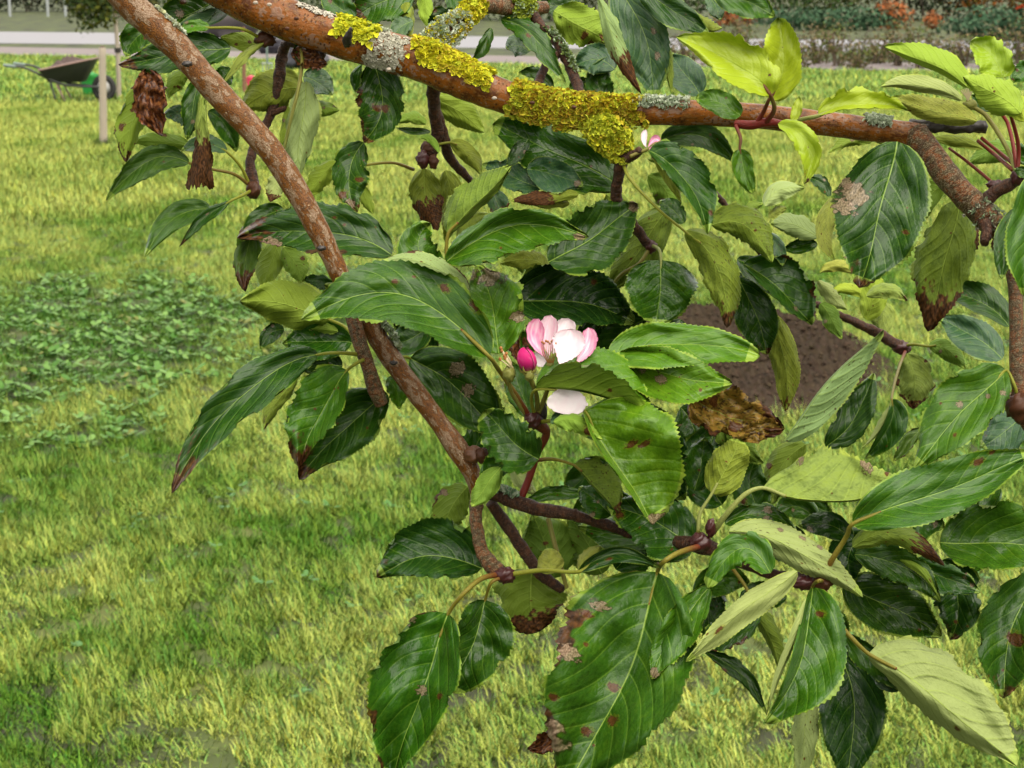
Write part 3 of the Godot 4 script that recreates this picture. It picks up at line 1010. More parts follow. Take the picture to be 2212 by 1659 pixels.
	knob(tree, "branch_scar", 1042, 984, 0.393, 14, "twig", Vector3(1, 1.2, 1))
	limb("twig", "low", [[1034, 1060, 0.402], [1028, 1105, 0.40], [1032, 1150, 0.398], [1044, 1195, 0.396], [1066, 1226, 0.394], [1082, 1238, 0.393]], [17, 14, 14, 15, 19, 16], "grayish", {"v": 8.0, "bump": 0.25, "grain": 120.0})
	nodes_of.low2 = limb("twig", "low2", [[1040, 1060, 0.404], [1072, 1068, 0.405], [1113, 1084, 0.405], [1165, 1100, 0.404], [1245, 1112, 0.402]], [16, 16, 16, 15, 13], "twig", {"v": 8.0, "bump": 0.2, "grain": 120.0})
	limb("twig", "low3", [[1060, 1085, 0.409], [1092, 1130, 0.412], [1125, 1180, 0.412], [1165, 1235, 0.412], [1215, 1275, 0.412]], [12, 13, 13, 14, 10], "twig", {"v": 8.0, "bump": 0.2, "grain": 120.0})
	limb("twig", "to_blossom", [[1120, 1086, 0.407], [1140, 1040, 0.407], [1162, 975, 0.405], [1180, 935, 0.402], [1155, 908, 0.40]], [9, 8, 8, 9, 17], "stalk_red", {"v": 8.0})
	limb("twig", "to_node", [[1240, 1112, 0.402], [1330, 1140, 0.408], [1430, 1170, 0.405], [1515, 1178, 0.394], [1600, 1215, 0.398], [1690, 1245, 0.396], [1775, 1250, 0.386]], [12, 12, 13, 18, 12, 12, 18], "twig", {"v": 8.0, "bump": 0.3, "grain": 170.0})
	knob(tree, "bud", 1512, 1172, 0.391, 22, "bud", Vector3(1.1, 0.9, 1))
	knob(tree, "bud", 1535, 1140, 0.389, 15, "bud", Vector3(0.7, 1.3, 1))
	knob(tree, "bud", 1735, 1258, 0.383, 19, "bud", Vector3(1.4, 0.8, 1))
	knob(tree, "bud", 1777, 1258, 0.381, 17, "twig", Vector3(1.1, 1, 1))
	knob(tree, "bud", 1090, 1242, 0.391, 17, "bud", Vector3(1.3, 1, 1))
	knob(tree, "bud", 1150, 908, 0.398, 18, "bud", Vector3(1.1, 1, 1))
	knob(tree, "bud", 1172, 888, 0.40, 13, "black", Vector3(0.8, 1.6, 1))
	# the fresh red shoot on the main branch
	limb("twig", "shoot", [[1590, 268, 0.428], [1625, 270, 0.424], [1660, 264, 0.422], [1700, 268, 0.421]], [9, 10, 10, 5], "stalk_red", {"bump": 0.1})

func limbs_fix(key: String, extra: int) -> void:
	for k in extra:
		limbs[key][0].pop_front()
		limbs[key][1].pop_front()

func make_lichen() -> void:
	var y1 := Color(0.58, 0.56, 0.03)
	var y2 := Color(0.46, 0.50, 0.04)
	var y3 := Color(0.46, 0.37, 0.035)
	var y4 := Color(0.36, 0.23, 0.02)
	var y5 := Color(0.28, 0.33, 0.03)
	var g1 := Color(0.42, 0.48, 0.36)
	var g2 := Color(0.55, 0.60, 0.48)
	var g3 := Color(0.28, 0.36, 0.22)
	lichen("main", 722, 78, 815, 106, -0.05, 1.15, 380, 0.0018, [y1, y2, y2, y1], "lichen", "bright yellow lichen", {"wild": 1.0})
	lichen("main", 785, 96, 832, 112, 0.7, 1.2, 110, 0.0011, [g1, g2], "lichen", "pale gray lichen", {"thin": 0.4, "curl": 0.9})
	lichen("main", 798, 100, 880, 128, -0.8, 0.75, 900, 0.0009, [Color(0.34, 0.33, 0.26), Color(0.42, 0.41, 0.33), Color(0.28, 0.27, 0.2)], "lichen", "flat gray crust of lichen", {"wild": 0.8, "curl": 0.2})
	lichen("main", 628, 40, 715, 76, 0.55, 1.0, 330, 0.0009, [Color(0.38, 0.35, 0.29), Color(0.44, 0.42, 0.35)], "lichen", "flat gray crust of lichen", {"wild": 0.6, "curl": 0.15})
	lichen("main", 888, 126, 1055, 192, 0.0, 1.2, 900, 0.0019, [y1, y1, y2, y3], "lichen", "bright yellow lichen", {"wild": 1.1, "bulge": 0.10})
	lichen("main", 880, 125, 980, 165, 0.5, 1.1, 320, 0.0017, [y1, y2, y3], "lichen", "bright yellow lichen", {"bulge": 0.15})
	lichen("main", 1105, 214, 1400, 246, -0.75, 1.25, 2600, 0.0017, [y1, y2, y3, y3, y4, y2, Color(0.24, 0.17, 0.025)], "lichen", "thick yellow and ochre lichen", {"bulge": 0.22, "wild": 1.2, "curl": 0.6})
	lichen("main", 1110, 216, 1180, 236, -0.7, 0.9, 260, 0.0018, [y2, y2, y5, y1], "lichen", "yellow green lichen", {})
	lichen("under", 1280, 262, 1348, 342, -1.3, 1.5, 1300, 0.0017, [y2, y1, y5, y2, y3], "lichen", "yellow green lichen", {"bulge": 0.5})
	lichen("under", 1270, 255, 1392, 300, -0.4, 0.6, 300, 0.0016, [y2, y5], "lichen", "yellow green lichen", {"bulge": 0.5})
	lichen("main", 1352, 245, 1490, 244, 0.15, 1.15, 420, 0.0013, [g1, g2, g2, g3], "lichen", "pale gray lichen", {"thin": 0.35, "curl": 1.0, "bulge": 0.1})
	lichen("main", 1862, 278, 1924, 284, 0.25, 1.0, 230, 0.0014, [g1, g2, g1], "lichen", "pale gray green lichen", {"thin": 0.35, "curl": 0.9})
	lichen("side", 922, 112, 1002, 42, -1.2, 1.3, 1000, 0.0016, [g1, g2, y3, y1, g2, g3], "lichen", "gray and yellow lichen", {"thin": 0.5, "curl": 0.9, "bulge": 0.25})
	lichen("side", 1002, 52, 1040, 6, -1.0, 1.0, 300, 0.0016, [y1, y3, y2], "lichen", "bright yellow lichen", {"bulge": 0.2})
	lichen("side", 1100, 18, 1150, 22, -1.3, 1.3, 500, 0.0017, [y5, g3, Color(0.2, 0.26, 0.03)], "lichen", "olive green lichen", {"bulge": 0.5})
	lichen("upper", 1180, 60, 1240, 165, 0.0, 1.2, 240, 0.0012, [g3, Color(0.16, 0.22, 0.06)], "lichen", "green gray lichen", {"thin": 0.4, "curl": 1.0})
	lichen("left", 312, 40, 378, 96, 0.75, 1.25, 130, 0.0013, [g1, g2, Color(0.45, 0.48, 0.26)], "lichen", "pale lichen", {"thin": 0.4, "curl": 0.9})
	lichen("left", 800, 700, 856, 760, 0.5, 1.5, 260, 0.0014, [g3, g1, Color(0.2, 0.25, 0.13)], "lichen", "gray green lichen", {"thin": 0.35, "curl": 1.0, "bulge": 0.4})
	lichen("low2", 1062, 1066, 1112, 1082, 0.2, 1.4, 200, 0.0014, [g1, g3, Color(0.2, 0.34, 0.2)], "lichen", "gray green lichen", {"thin": 0.4, "curl": 0.9})
	lichen("end", 2100, 450, 2165, 500, -0.8, 1.2, 120, 0.0013, [g3, Color(0.3, 0.3, 0.22)], "lichen", "gray green lichen", {"thin": 0.4, "curl": 0.9})

func make_leaves() -> void:
	# top left, round the left branch
	leaf("dark", "T", 0.46, 470, 2, 400, 32, 318, 72, 36, 42, {"k": 0.4})
	leaf("gray", "T", 0.455, 500, 12, 440, 42, 370, 66, 16, 16, {"k": 0.9})
	leaf("dark", "T", 0.445, 345, 46, 300, 78, 272, 122, 30, 34, {})
	leaf("dark", "T", 0.44, 498, 104, 392, 118, 256, 140, 38, 40, {"br": 0.11, "k": 0.35, "label": "dark leaf with a brown tip"})
	leaf("bright", "T", 0.445, 452, 60, 415, 58, 380, 74, 13, 14, {"blots": [[0.5, 0.0, 0.1]], "pet": [566, 84, 0.452, 520, 62, 0.445], "stalk": "stalk"})
	leaf("bright", "U", 0.458, 566, 98, 522, 90, 476, 80, 20, 20, {})
	leaf("yellow", "U", 0.447, 572, 92, 530, 124, 476, 188, 10, 11, {"p": 4})
	leaf("dark", "T", 0.455, 500, 150, 480, 170, 462, 200, 20, 22, {"k": 0.5})
	leaf("brown", "T", 0.434, 322, 150, 324, 216, 350, 292, 37, 36, {"label": "dead brown shrivelled leaf with holes", "k": 0.0})
	leaf("bright", "U", 0.445, 342, 158, 292, 258, 272, 350, 27, 38, {"e": "R", "br": 0.10, "p": 0, "blots": [[0.42, 0.3, 0.08], [0.62, 0.5, 0.14]], "label": "bright green leaf with brown edge"})
	leaf("bright", "U", 0.447, 408, 158, 380, 176, 364, 212, 20, 20, {})
	leaf("dark", "T", 0.436, 436, 160, 418, 232, 404, 302, 22, 24, {"k": 0.1})
	leaf("yellow", "U", 0.43, 440, 196, 436, 300, 431, 405, 31, 31, {"p": 2, "br": 0.48, "wv": 0.3, "rag": 0.15, "k": 0.0, "label": "rolled leaf, green above and brown below"})
	leaf("gray", "T", 0.455, 432, 262, 392, 246, 352, 250, 22, 18, {"k": 0.9})
	leaf("mid", "T", 0.458, 450, 240, 490, 275, 510, 328, 20, 22, {})
	leaf("bright", "U", 0.46, 412, 316, 350, 305, 280, 308, 18, 20, {})
	leaf("gray", "T", 0.452, 490, 328, 440, 312, 392, 326, 15, 20, {"k": 1.0, "pet": [541, 404, 0.456, 520, 360, 0.452]})
	leaf("olive", "T", 0.447, 408, 352, 318, 350, 229, 433, 30, 27, {"k": 0.3, "sp": 1})
	stem(tree, "petiole", [[541, 402, 0.456], [505, 376, 0.45], [460, 366, 0.447], [408, 352, 0.4465]], [4, 3.5, 3, 3], "stalk")
	leaf("mid", "T", 0.445, 455, 452, 382, 470, 312, 555, 24, 27, {"k": 0.7, "sp": 0})
	leaf("dark", "T", 0.44, 502, 432, 446, 470, 387, 533, 13, 13, {"p": 4, "br": 0.1, "pet": [546, 410, 0.456, 520, 424, 0.446]})
	leaf("olive", "U", 0.462, 655, 190, 590, 196, 522, 236, 48, 46, {"k": 0.1, "sp": 2})
	leaf("pale", "U", 0.452, 662, 176, 650, 282, 644, 388, 36, 38, {"k": -0.1, "sp": 3})
	stem(tree, "petiole", [[650, 100, 0.45], [652, 140, 0.447], [645, 190, 0.445], [630, 250, 0.446], [614, 320, 0.45]], [3.5, 4, 4, 4, 3.5], "stalk_pale")
	leaf("mid", "U", 0.456, 628, 225, 622, 272, 606, 318, 14, 16, {})
	leaf("gray", "T", 0.464, 655, 168, 688, 178, 718, 206, 28, 24, {"k": 1.0})
	leaf("bright", "U", 0.46, 672, 226, 700, 232, 733, 238, 14, 20, {})
	leaf("brown", "T", 0.45, 632, 108, 668, 128, 706, 138, 24, 22, {"label": "dead brown curled leaf under the branch"})
	leaf("mid", "T", 0.452, 664, 88, 650, 108, 652, 138, 15, 15, {})
	leaf("bright", "U", 0.458, 728, 350, 688, 388, 658, 428, 24, 24, {"sp": 2})
	leaf("dark", "T", 0.448, 786, 308, 752, 378, 772, 458, 40, 36, {"k": 0.5, "br": 0.05, "wv": 0.25, "blots": [[0.75, 0.4, 0.16]]})
	stem(tree, "petiole", [[893, 366, 0.472], [850, 352, 0.46], [800, 355, 0.45], [780, 360, 0.447]], [4, 3, 3, 3], "stalk")
	leaf("bright", "U", 0.462, 782, 400, 792, 432, 806, 462, 14, 14, {})
	leaf("pale", "U", 0.452, 606, 378, 594, 405, 584, 436, 22, 22, {"br": 0.25, "rag": 0.3, "wv": 0.3})
	leaf("dark", "T", 0.452, 805, 128, 824, 226, 786, 308, 45, 52, {"e": "R", "br": 0.06, "k": 0.1, "label": "dark hanging leaf with brown edge"})
	leaf("mid", "T", 0.456, 782, 138, 772, 170, 768, 200, 8, 14, {"p": 4})
	# behind the left branch, in the middle left
	leaf("dark", "T", 0.438, 846, 551, 690, 496, 512, 514, 44, 60, {"k": 0.45, "br": 0.12, "p": 0, "e": "L", "label": "broad dark leaf with purple brown tip behind the branch"})
	leaf("mid", "T", 0.452, 612, 452, 566, 474, 520, 522, 22, 24, {})
	leaf("olive", "T", 0.45, 556, 472, 530, 550, 530, 630, 26, 26, {"br": 0.25, "e": "R", "label": "leaf with brown lower end"})
	leaf("bright", "U", 0.456, 604, 520, 582, 572, 572, 628, 27, 28, {"sp": 0})
	leaf("bright", "U", 0.452, 612, 535, 638, 572, 652, 612, 28, 26, {})
	leaf("mid", "U", 0.425, 712, 690, 622, 660, 518, 651, 46, 56, {"k": 0.1, "sp": 2, "pet": [776, 760, 0.405, 752, 712, 0.415]})
	leaf("mid", "T", 0.39, 1056, 770, 870, 644, 651, 690, 62, 74, {"k": 0.75, "zl": 1, "wv": 0.06, "dd": [0.0, -0.02, 0.03], "sp": 0, "rough": 0.27, "blots": [[0.55, 0.32, 0.05], [0.33, 0.62, 0.075], [0.18, 0.72, 0.09], [0.47, 0.55, 0.03]], "label": "large glossy leaf with brown spots, just left of the blossom",
		"pet": [1146, 905, 0.40, 1110, 846, 0.394, 1078, 800, 0.39], "stalk": "stalk_brown", "thick": 1.5})
	leaf("bright", "T", 0.405, 1078, 764, 1062, 664, 1030, 572, 62, 68, {"k": 0.35, "sp": 1, "wv": 0.14, "ash": [[0.82, 0.25, 0.26], [0.35, 0.72, 0.16], [0.93, -0.4, 0.2]], "label": "wrinkled leaf with dead gray patches behind the blossom"})
	leaf("pale", "U", 0.402, 1012, 628, 930, 572, 822, 566, 20, 24, {"k": 0.3, "e": "LR", "rag": 0.3, "fr": 1})
	leaf("mid", "T", 0.43, 960, 586, 902, 540, 930, 482, 42, 40, {"k": 0.3, "p": 1})
	leaf("olive", "U", 0.428, 968, 506, 1036, 434, 1106, 358, 52, 16, {"k": 0.1, "sp": 1, "pet": [985, 620, 0.42, 966, 560, 0.426], "stalk": "stalk_brown", "thick": 1.3})
	leaf("mid", "T", 0.405, 964, 566, 1100, 494, 1272, 512, 38, 58, {"k": 0.8, "wv": 0.16, "e": "", "ash": [[0.95, 0.1, 0.09]], "rough": 0.26, "sp": 1})
	leaf("dark", "T", 0.434, 1185, 566, 1288, 505, 1378, 440, 62, 64, {"k": 0.35, "ash": [[0.95, 0.0, 0.14]], "sp": 0})
	leaf("dark", "T", 0.442, 1102, 652, 1238, 654, 1372, 698, 82, 48, {"k": 0.4, "sp": 1, "rough": 0.22, "blots": [[0.62, -0.55, 0.07]]})
	leaf("dark", "T", 0.435, 1428, 562, 1424, 628, 1418, 700, 70, 68, {"p": 1, "k": 0.2, "rough": 0.2, "sp": 0, "pet": [1408, 530, 0.45, 1424, 540, 0.442], "stalk": "stalk_pale"})
	leaf("olive", "U", 0.458, 1442, 452, 1378, 540, 1314, 630, 46, 44, {"k": 0.0, "fr": 1, "sp": 5})
	stem(tree, "petiole", [[1404, 536, 0.45], [1380, 570, 0.448], [1346, 590, 0.45], [1318, 622, 0.456]], [4.5, 4, 4, 3.5], "stalk_pale")
	leaf("olive", "U", 0.418, 1480, 500, 1556, 590, 1570, 708, 44, 38, {"k": 0.1, "br": 0.12, "fr": 1, "sp": 0, "pet": [1346, 352, 0.43, 1360, 385, 0.425, 1420, 450, 0.42], "label": "olive leaf underside with brown tip"})
	leaf("dark", "T", 0.415, 1402, 326, 1482, 388, 1528, 506, 52, 20, {"k": 0.6, "rough": 0.24, "wv": 0.14, "blots": [[0.85, -0.3, 0.08]]})
	leaf("olive", "U", 0.42, 1400, 326, 1446, 372, 1472, 440, 10, 20, {"p": 4})
	leaf("dark", "T", 0.44, 1478, 482, 1450, 452, 1424, 436, 22, 22, {})
	leaf("olive", "U", 0.42, 1537, 486, 1612, 492, 1668, 568, 46, 34, {"k": 0.2, "fr": 1, "sp": 3})
	leaf("pale", "U", 0.45, 1768, 512, 1716, 486, 1664, 484, 26, 26, {"k": 0.7, "sp": 0})
	leaf("dark", "T", 0.452, 1766, 528, 1728, 532, 1690, 540, 14, 16, {})
	leaf("gray", "T", 0.43, 1650, 505, 1682, 535, 1690, 575, 14, 18, {"k": 1.0})
	leaf("dark", "T", 0.425, 1606, 570, 1692, 634, 1754, 702, 64, 20, {"k": 0.15, "e": "L", "sp": 0, "ash": [[0.72, 0.15, 0.1]], "label": "dark leaf with blackened edge"})
	leaf("dark", "T", 0.438, 1596, 600, 1634, 690, 1656, 766, 40, 42, {"k": 0.1, "br": 0.06, "sp": 0})
	leaf("olive", "U", 0.445, 1672, 680, 1694, 786, 1696, 888, 32, 30, {"k": 0.0, "br": 0.06, "fr": 1, "sp": 1})
	leaf("dark", "T", 0.448, 1592, 560, 1640, 590, 1670, 640, 24, 26, {"rough": 0.2, "k": 0.9})
	leaf("mid", "U", 0.46, 1772, 655, 1796, 690, 1819, 733, 20, 20, {})
	leaf("pale", "U", 0.465, 1768, 606, 1796, 640, 1830, 668, 16, 18, {})
	leaf("gray", "T", 0.45, 1580, 590, 1606, 615, 1630, 650, 14, 16, {"k": 1.0})
	# the big dark leaf at upper right and those round it
	leaf("dark", "T", 0.40, 1938, 306, 1904, 462, 1856, 622, 90, 92, {"k": 0.35, "rough": 0.25, "wv": 0.08, "fr": 0, "sp": 2, "br": 0.05, "ash": [[0.42, 0.62, 0.22], [0.52, 0.78, 0.15], [0.36, 0.85, 0.12]], "label": "large dark leaf with a gray dead patch"})
	leaf("yellow", "U", 0.42, 1812, 424, 1780, 490, 1802, 562, 20, 20, {"fr": 1, "sp": 5})
	leaf("dark", "T", 0.52, 1748, 386, 1776, 398, 1794, 430, 14, 14, {})
	leaf("pale", "U", 0.56, 1652, 445, 1684, 412, 1738, 406, 18, 26, {})
	leaf("olive", "U", 0.55, 1640, 470, 1625, 450, 1650, 440, 14, 14, {})
	leaf("yellow", "U", 0.56, 1660, 470, 1680, 455, 1700, 450, 10, 12, {"fr": 1})
	leaf("bright", "U", 0.438, 2045, 398, 1996, 436, 1957, 504, 26, 34, {"k": 0.2, "sp": 1})
	leaf("olive", "U", 0.435, 2074, 432, 2044, 570, 2004, 716, 62, 66, {"k": 0.0, "br": 0.24, "e": "L", "sp": 2, "label": "olive leaf underside with a large brown tip"})
	leaf("lime", "U", 0.53, 1872, 692, 1886, 640, 1894, 584, 28, 30, {})
	leaf("yellow", "U", 0.52, 1872, 640, 1918, 628, 1960, 650, 16, 20, {"br": 0.08})
	leaf("lime", "U", 0.54, 1880, 650, 1830, 622, 1796, 640, 12, 14, {})
	leaf("yellow", "U", 0.535, 1900, 650, 1908, 690, 1900, 722, 26, 26, {"sp": 3})
	leaf("yellow", "U", 0.56, 1850, 590, 1805, 575, 1770, 590, 12, 14, {})
	leaf("yellow", "U", 0.50, 1958, 764, 1974, 822, 1972, 884, 44, 42, {"k": 0.0, "e": "LR", "br": 0.14, "sp": 2})
	leaf("mid", "U", 0.498, 2006, 748, 2050, 758, 2086, 797, 20, 22, {"pet": [1950, 748, 0.51, 1975, 744, 0.505]})
	leaf("dark", "T", 0.455, 2180, 706, 2110, 646, 2032, 640, 22, 38, {"k": 0.7})
	leaf("gray", "T", 0.49, 2165, 776, 2100, 724, 2026, 686, 36, 36, {"k": 0.7})
	leaf("mid", "T", 0.39, 2232, 376, 2222, 512, 2212, 640, 46, 42, {"k": 0.2, "sp": 0})
	leaf("dark", "T", 0.41, 2192, 450, 2170, 535, 2164, 602, 20, 22, {})
	leaf("mid", "T", 0.40, 2174, 800, 2086, 886, 1974, 1016, 58, 66, {"k": 0.4, "sp": 2, "fr": 0, "ash": [[0.18, -0.45, 0.07], [0.3, -0.2, 0.06], [0.5, 0.2, 0.07], [0.12, -0.7, 0.06]], "pet": [2202, 872, 0.407, 2190, 830, 0.405], "label": "large leaf with pale pink spots"})
	leaf("gray", "T", 0.435, 2232, 884, 2180, 925, 2118, 965, 44, 46, {"k": 0.95, "rough": 0.3})
	leaf("pale", "U", 0.405, 1694, 952, 1786, 838, 1909, 712, 4, 52, {"k": 0.1, "fr": 1, "sp": 1, "label": "folded leaf with pale underside standing upright"})
	leaf("dark", "T", 0.42, 1784, 965, 1850, 895, 1888, 806, 36, 34, {"k": 0.1, "sp": 0})
	leaf("dark", "T", 0.445, 1926, 862, 1918, 925, 1868, 990, 34, 12, {"k": 0.1, "pet": [1955, 760, 0.505, 1940, 800, 0.475], "stalk": "stalk_brown"})
	leaf("pale", "U", 0.442, 1924, 866, 1910, 915, 1862, 968, 4, 12, {"p": 4})
	leaf("olive", "T", 0.43, 1990, 925, 1962, 958, 1930, 996, 14, 16, {"e": "LR"})
	leaf("yellow", "U", 0.385, 1648, 1054, 1800, 1086, 1968, 1034, 112, 4, {"k": 0.2, "p": 0, "fr": 0, "sp": 4, "wv": 0.06, "teeth": 0.04, "ash": [[0.2, -0.75, 0.08], [0.78, -0.6, 0.1]], "label": "yellowish leaf underside with brown spots",
		"pet": [1540, 1150, 0.392, 1575, 1104, 0.387, 1612, 1066, 0.386], "stalk": "stalk_pale", "thick": 1.5})
	leaf("mid", "T", 0.374, 1842, 1132, 2032, 1056, 2240, 978, 62, 52, {"k": 0.4, "sp": 0, "wv": 0.07, "blots": [[0.72, -0.45, 0.10], [0.80, -0.55, 0.06]], "label": "long leaf with red brown spots and pale midrib",
		"pet": [1776, 1250, 0.382, 1800, 1205, 0.377, 1828, 1160, 0.374], "stalk": "stalk_brown", "thick": 1.5})
	leaf("mid", "T", 0.383, 2030, 1172, 2160, 1178, 2310, 1190, 88, 52, {"k": 0.3, "sp": 0, "wv": 0.06})
	leaf("olive", "U", 0.39, 1842, 1182, 1930, 1158, 2040, 1222, 30, 26, {"k": 0.2, "br": 0.24, "rag": 0.3, "label": "leaf underside with a papery brown end"})
	leaf("dark", "T", 0.405, 1846, 1198, 1946, 1222, 2032, 1300, 36, 36, {"k": 0.3, "sp": 0, "teeth": 0.045})
	leaf("bright", "U", 0.404, 1880, 1190, 1965, 1212, 2028, 1290, 10, 14, {"p": 4, "teeth": 0.05})
	leaf("dark", "T", 0.412, 1822, 1262, 1924, 1312, 2034, 1374, 54, 52, {"k": 0.3, "rough": 0.2})
	leaf("dark", "T", 0.43, 2030, 1212, 2072, 1295, 2052, 1382, 50, 52, {"k": 0.2, "br": 0.05})
	leaf("dark", "T", 0.42, 1950, 1215, 2040, 1245, 2118, 1280, 30, 34, {"k": 0.6, "rough": 0.2})
	leaf("dark", "T", 0.40, 2250, 1235, 2186, 1372, 2168, 1508, 78, 68, {"k": 0.3, "br": 0.06})
	leaf("pale", "U", 0.37, 1876, 1412, 2046, 1524, 2196, 1656, 100, 42, {"k": 0.05, "sp": 1, "wv": 0.07, "teeth": 0.04, "blots": [[0.62, 0.45, 0.06]], "label": "big pale leaf underside at lower right",
		"pet": [1777, 1262, 0.384, 1800, 1330, 0.378, 1838, 1376, 0.372], "stalk": "stalk_brown", "thick": 1.4})
	leaf("mid", "T", 0.36, 1755, 1268, 1728, 1420, 1652, 1562, 88, 20, {"k": 0.5, "rough": 0.16, "wv": 0.05, "sp": 0, "blots": [[0.18, -0.25, 0.07]], "pet": [1777, 1256, 0.381, 1768, 1255, 0.366], "stalk": "stalk_brown", "label": "wet glossy leaf hanging from the lower right spur"})
	leaf("pale", "U", 0.357, 1742, 1290, 1704, 1400, 1656, 1545, 6, 14, {"p": 4, "k": 0.1})
	leaf("pale", "U", 0.40, 1756, 1490, 1738, 1590, 1728, 1690, 30, 28, {"k": 0.0, "fr": 1})
	leaf("dark", "T", 0.408, 1806, 1392, 1842, 1540, 1826, 1700, 62, 68, {"k": 0.3, "rough": 0.24, "sp": 0})
	leaf("dark", "T", 0.39, 1824, 1370, 1886, 1428, 1946, 1492, 22, 28, {"k": 0.3})
	leaf("gray", "T", 0.388, 1890, 1470, 1918, 1482, 1946, 1490, 8, 12, {"k": 1.0})
	# the large hanging leaves at the bottom
	leaf("mid", "T", 0.372, 1420, 1236, 1346, 1460, 1218, 1716, 118, 160, {"k": 0.2, "p": 0, "wv": 0.06, "rag": 0.10, "sp": 3, "br": 0.0, "e": "R", "rough": 0.32, "blots": [[0.56, 0.10, 0.06], [0.68, -0.12, 0.07], [0.76, 0.12, 0.06], [0.30, 0.72, 0.06]], "ash": [[0.24, 0.6, 0.07], [0.5, 0.8, 0.1], [0.85, 0.6, 0.2]], "label": "largest hanging leaf, with ragged brown lower edge",
		"pet": [1512, 1180, 0.39, 1466, 1194, 0.378, 1436, 1212, 0.373], "stalk": "stalk_brown", "thick": 1.5})
	leaf("brown", "T", 0.374, 1250, 1560, 1190, 1600, 1140, 1618, 22, 24, {"label": "dead brown curl at the edge of the largest leaf"})
	leaf("dark", "T", 0.377, 1250, 1235, 1330, 1200, 1428, 1226, 14, 18, {"k": 0.3, "pet": [1092, 1242, 0.392, 1170, 1232, 0.386], "stalk": "stalk", "thick": 1.3})
	leaf("mid", "T", 0.372, 1664, 1238, 1596, 1186, 1528, 1272, 34, 36, {"k": 0.5, "sp": 1, "p": 1, "dd": [0, -0.1, 0.15]})
	leaf("pale", "U", 0.36, 1722, 1234, 1606, 1324, 1480, 1430, 32, 26, {"k": 0.1, "sp": 1, "wv": 0.12, "teeth": 0.04, "blots": [[0.7, 0.1, 0.12]], "label": "pale curled leaf underside above the largest leaf"})
	leaf("mid", "T", 0.367, 1532, 1268, 1456, 1366, 1408, 1468, 42, 34, {"k": 0.5, "rough": 0.18, "sp": 1, "ash": [[0.93, 0.0, 0.14]]})
	leaf("dark", "T", 0.38, 1642, 1325, 1570, 1368, 1512, 1402, 34, 36, {"k": 0.8, "rough": 0.15, "e": "L"})
	leaf("dark", "T", 0.395, 1514, 1404, 1592, 1450, 1656, 1544, 20, 16, {"k": 0.4, "p": 4, "rough": 0.22})
	leaf("olive", "U", 0.388, 1624, 1312, 1660, 1372, 1682, 1446, 30, 12, {"k": 0.0, "pet": [1560, 1200, 0.394, 1612, 1270, 0.392], "stalk": "stalk_brown"})
	leaf("pale", "U", 0.382, 1574, 1148, 1722, 1186, 1864, 1290, 40, 36, {"k": 0.25, "wv": 0.12, "sp": 4, "fr": 1, "teeth": 0.04, "ash": [[0.5, -0.75, 0.07], [0.62, -0.8, 0.06], [0.35, -0.6, 0.06]], "label": "pale spotted underside crossing behind the lower spur"})
	leaf("dark", "T", 0.398, 1566, 1132, 1640, 1110, 1722, 1150, 24, 26, {"k": 0.7, "rough": 0.2})
	leaf("mid", "T", 0.418, 1768, 1124, 1716, 1096, 1668, 1122, 22, 26, {"k": 0.4})
	leaf("dark", "T", 0.405, 1842, 1165, 1784, 1134, 1724, 1136, 26, 26, {"k": 0.7, "rough": 0.2})
	leaf("dark", "T", 0.415, 1868, 1150, 1832, 1200, 1846, 1262, 40, 42, {"k": 0.2})
	leaf("dark", "T", 0.43, 1740, 1180, 1680, 1170, 1600, 1190, 40, 40, {"k": 0.1})
	leaf("dark", "T", 0.435, 1700, 1290, 1640, 1290, 1590, 1310, 30, 30, {})
	# round the blossom
	leaf("bright", "T", 0.384, 1158, 842, 1286, 852, 1407, 914, 96, -60, {"k": 0.2, "live": 0.4, "wv": 0.05, "sp": 1, "blots": [[0.6, 0.3, 0.06]], "dd": [0, -0.03, 0.0], "zl": -1, "zr": 1, "label": "folded leaf in front of the blossom",
		"pet": [1158, 905, 0.40, 1148, 866, 0.392]})
	leaf("bright", "T", 0.405, 1318, 770, 1466, 738, 1642, 770, 42, 46, {"k": 0.85, "sp": 1, "wv": 0.06, "fr": 0, "p": 1, "rough": 0.3})
	leaf("bright", "T", 0.397, 1322, 778, 1452, 810, 1582, 828, 50, 54, {"k": 0.7, "wv": 0.14, "fr": 1, "sp": 3, "ash": [[0.42, 0.25, 0.14], [0.25, 0.1, 0.08]]})
	leaf("tan", "T", 0.42, 1492, 865, 1572, 895, 1692, 928, 56, 44, {"k": 0.1, "e": "LR", "br": 0.16, "p": 1, "blots": [[0.3, -0.3, 0.2], [0.6, 0.35, 0.22]], "label": "dry brown yellow leaf beside the bare soil"})
	leaf("tan", "T", 0.417, 1600, 950, 1645, 925, 1696, 925, 22, 26, {"k": 0.1, "e": "L"})
	leaf("bright", "T", 0.378, 1262, 888, 1336, 1010, 1410, 1134, 138, 12, {"k": 0.15, "p": 1, "wv": 0.07, "rough": 0.24, "sp": 0, "zr": 1, "blots": [[0.4, -0.35, 0.08], [0.45, -0.5, 0.07]], "ash": [[0.97, 0.0, 0.12]], "label": "broad bright green leaf below the blossom",
		"pet": [1160, 912, 0.40, 1215, 905, 0.388]})
	leaf("bright", "U", 0.374, 1196, 912, 1246, 912, 1302, 950, 14, 26, {"k": 0.4, "blots": [[0.75, 0.2, 0.25]]})
	leaf("gray", "T", 0.386, 1190, 915, 1214, 896, 1240, 892, 12, 12, {"k": 0.9, "wv": 0.3})
	leaf("olive", "U", 0.388, 1238, 1004, 1290, 1052, 1334, 1110, 58, 5, {"k": 0.1, "br": 0.10, "fr": 1, "pet": [1160, 994, 0.402, 1196, 992, 0.394], "stalk": "stalk_brown"})
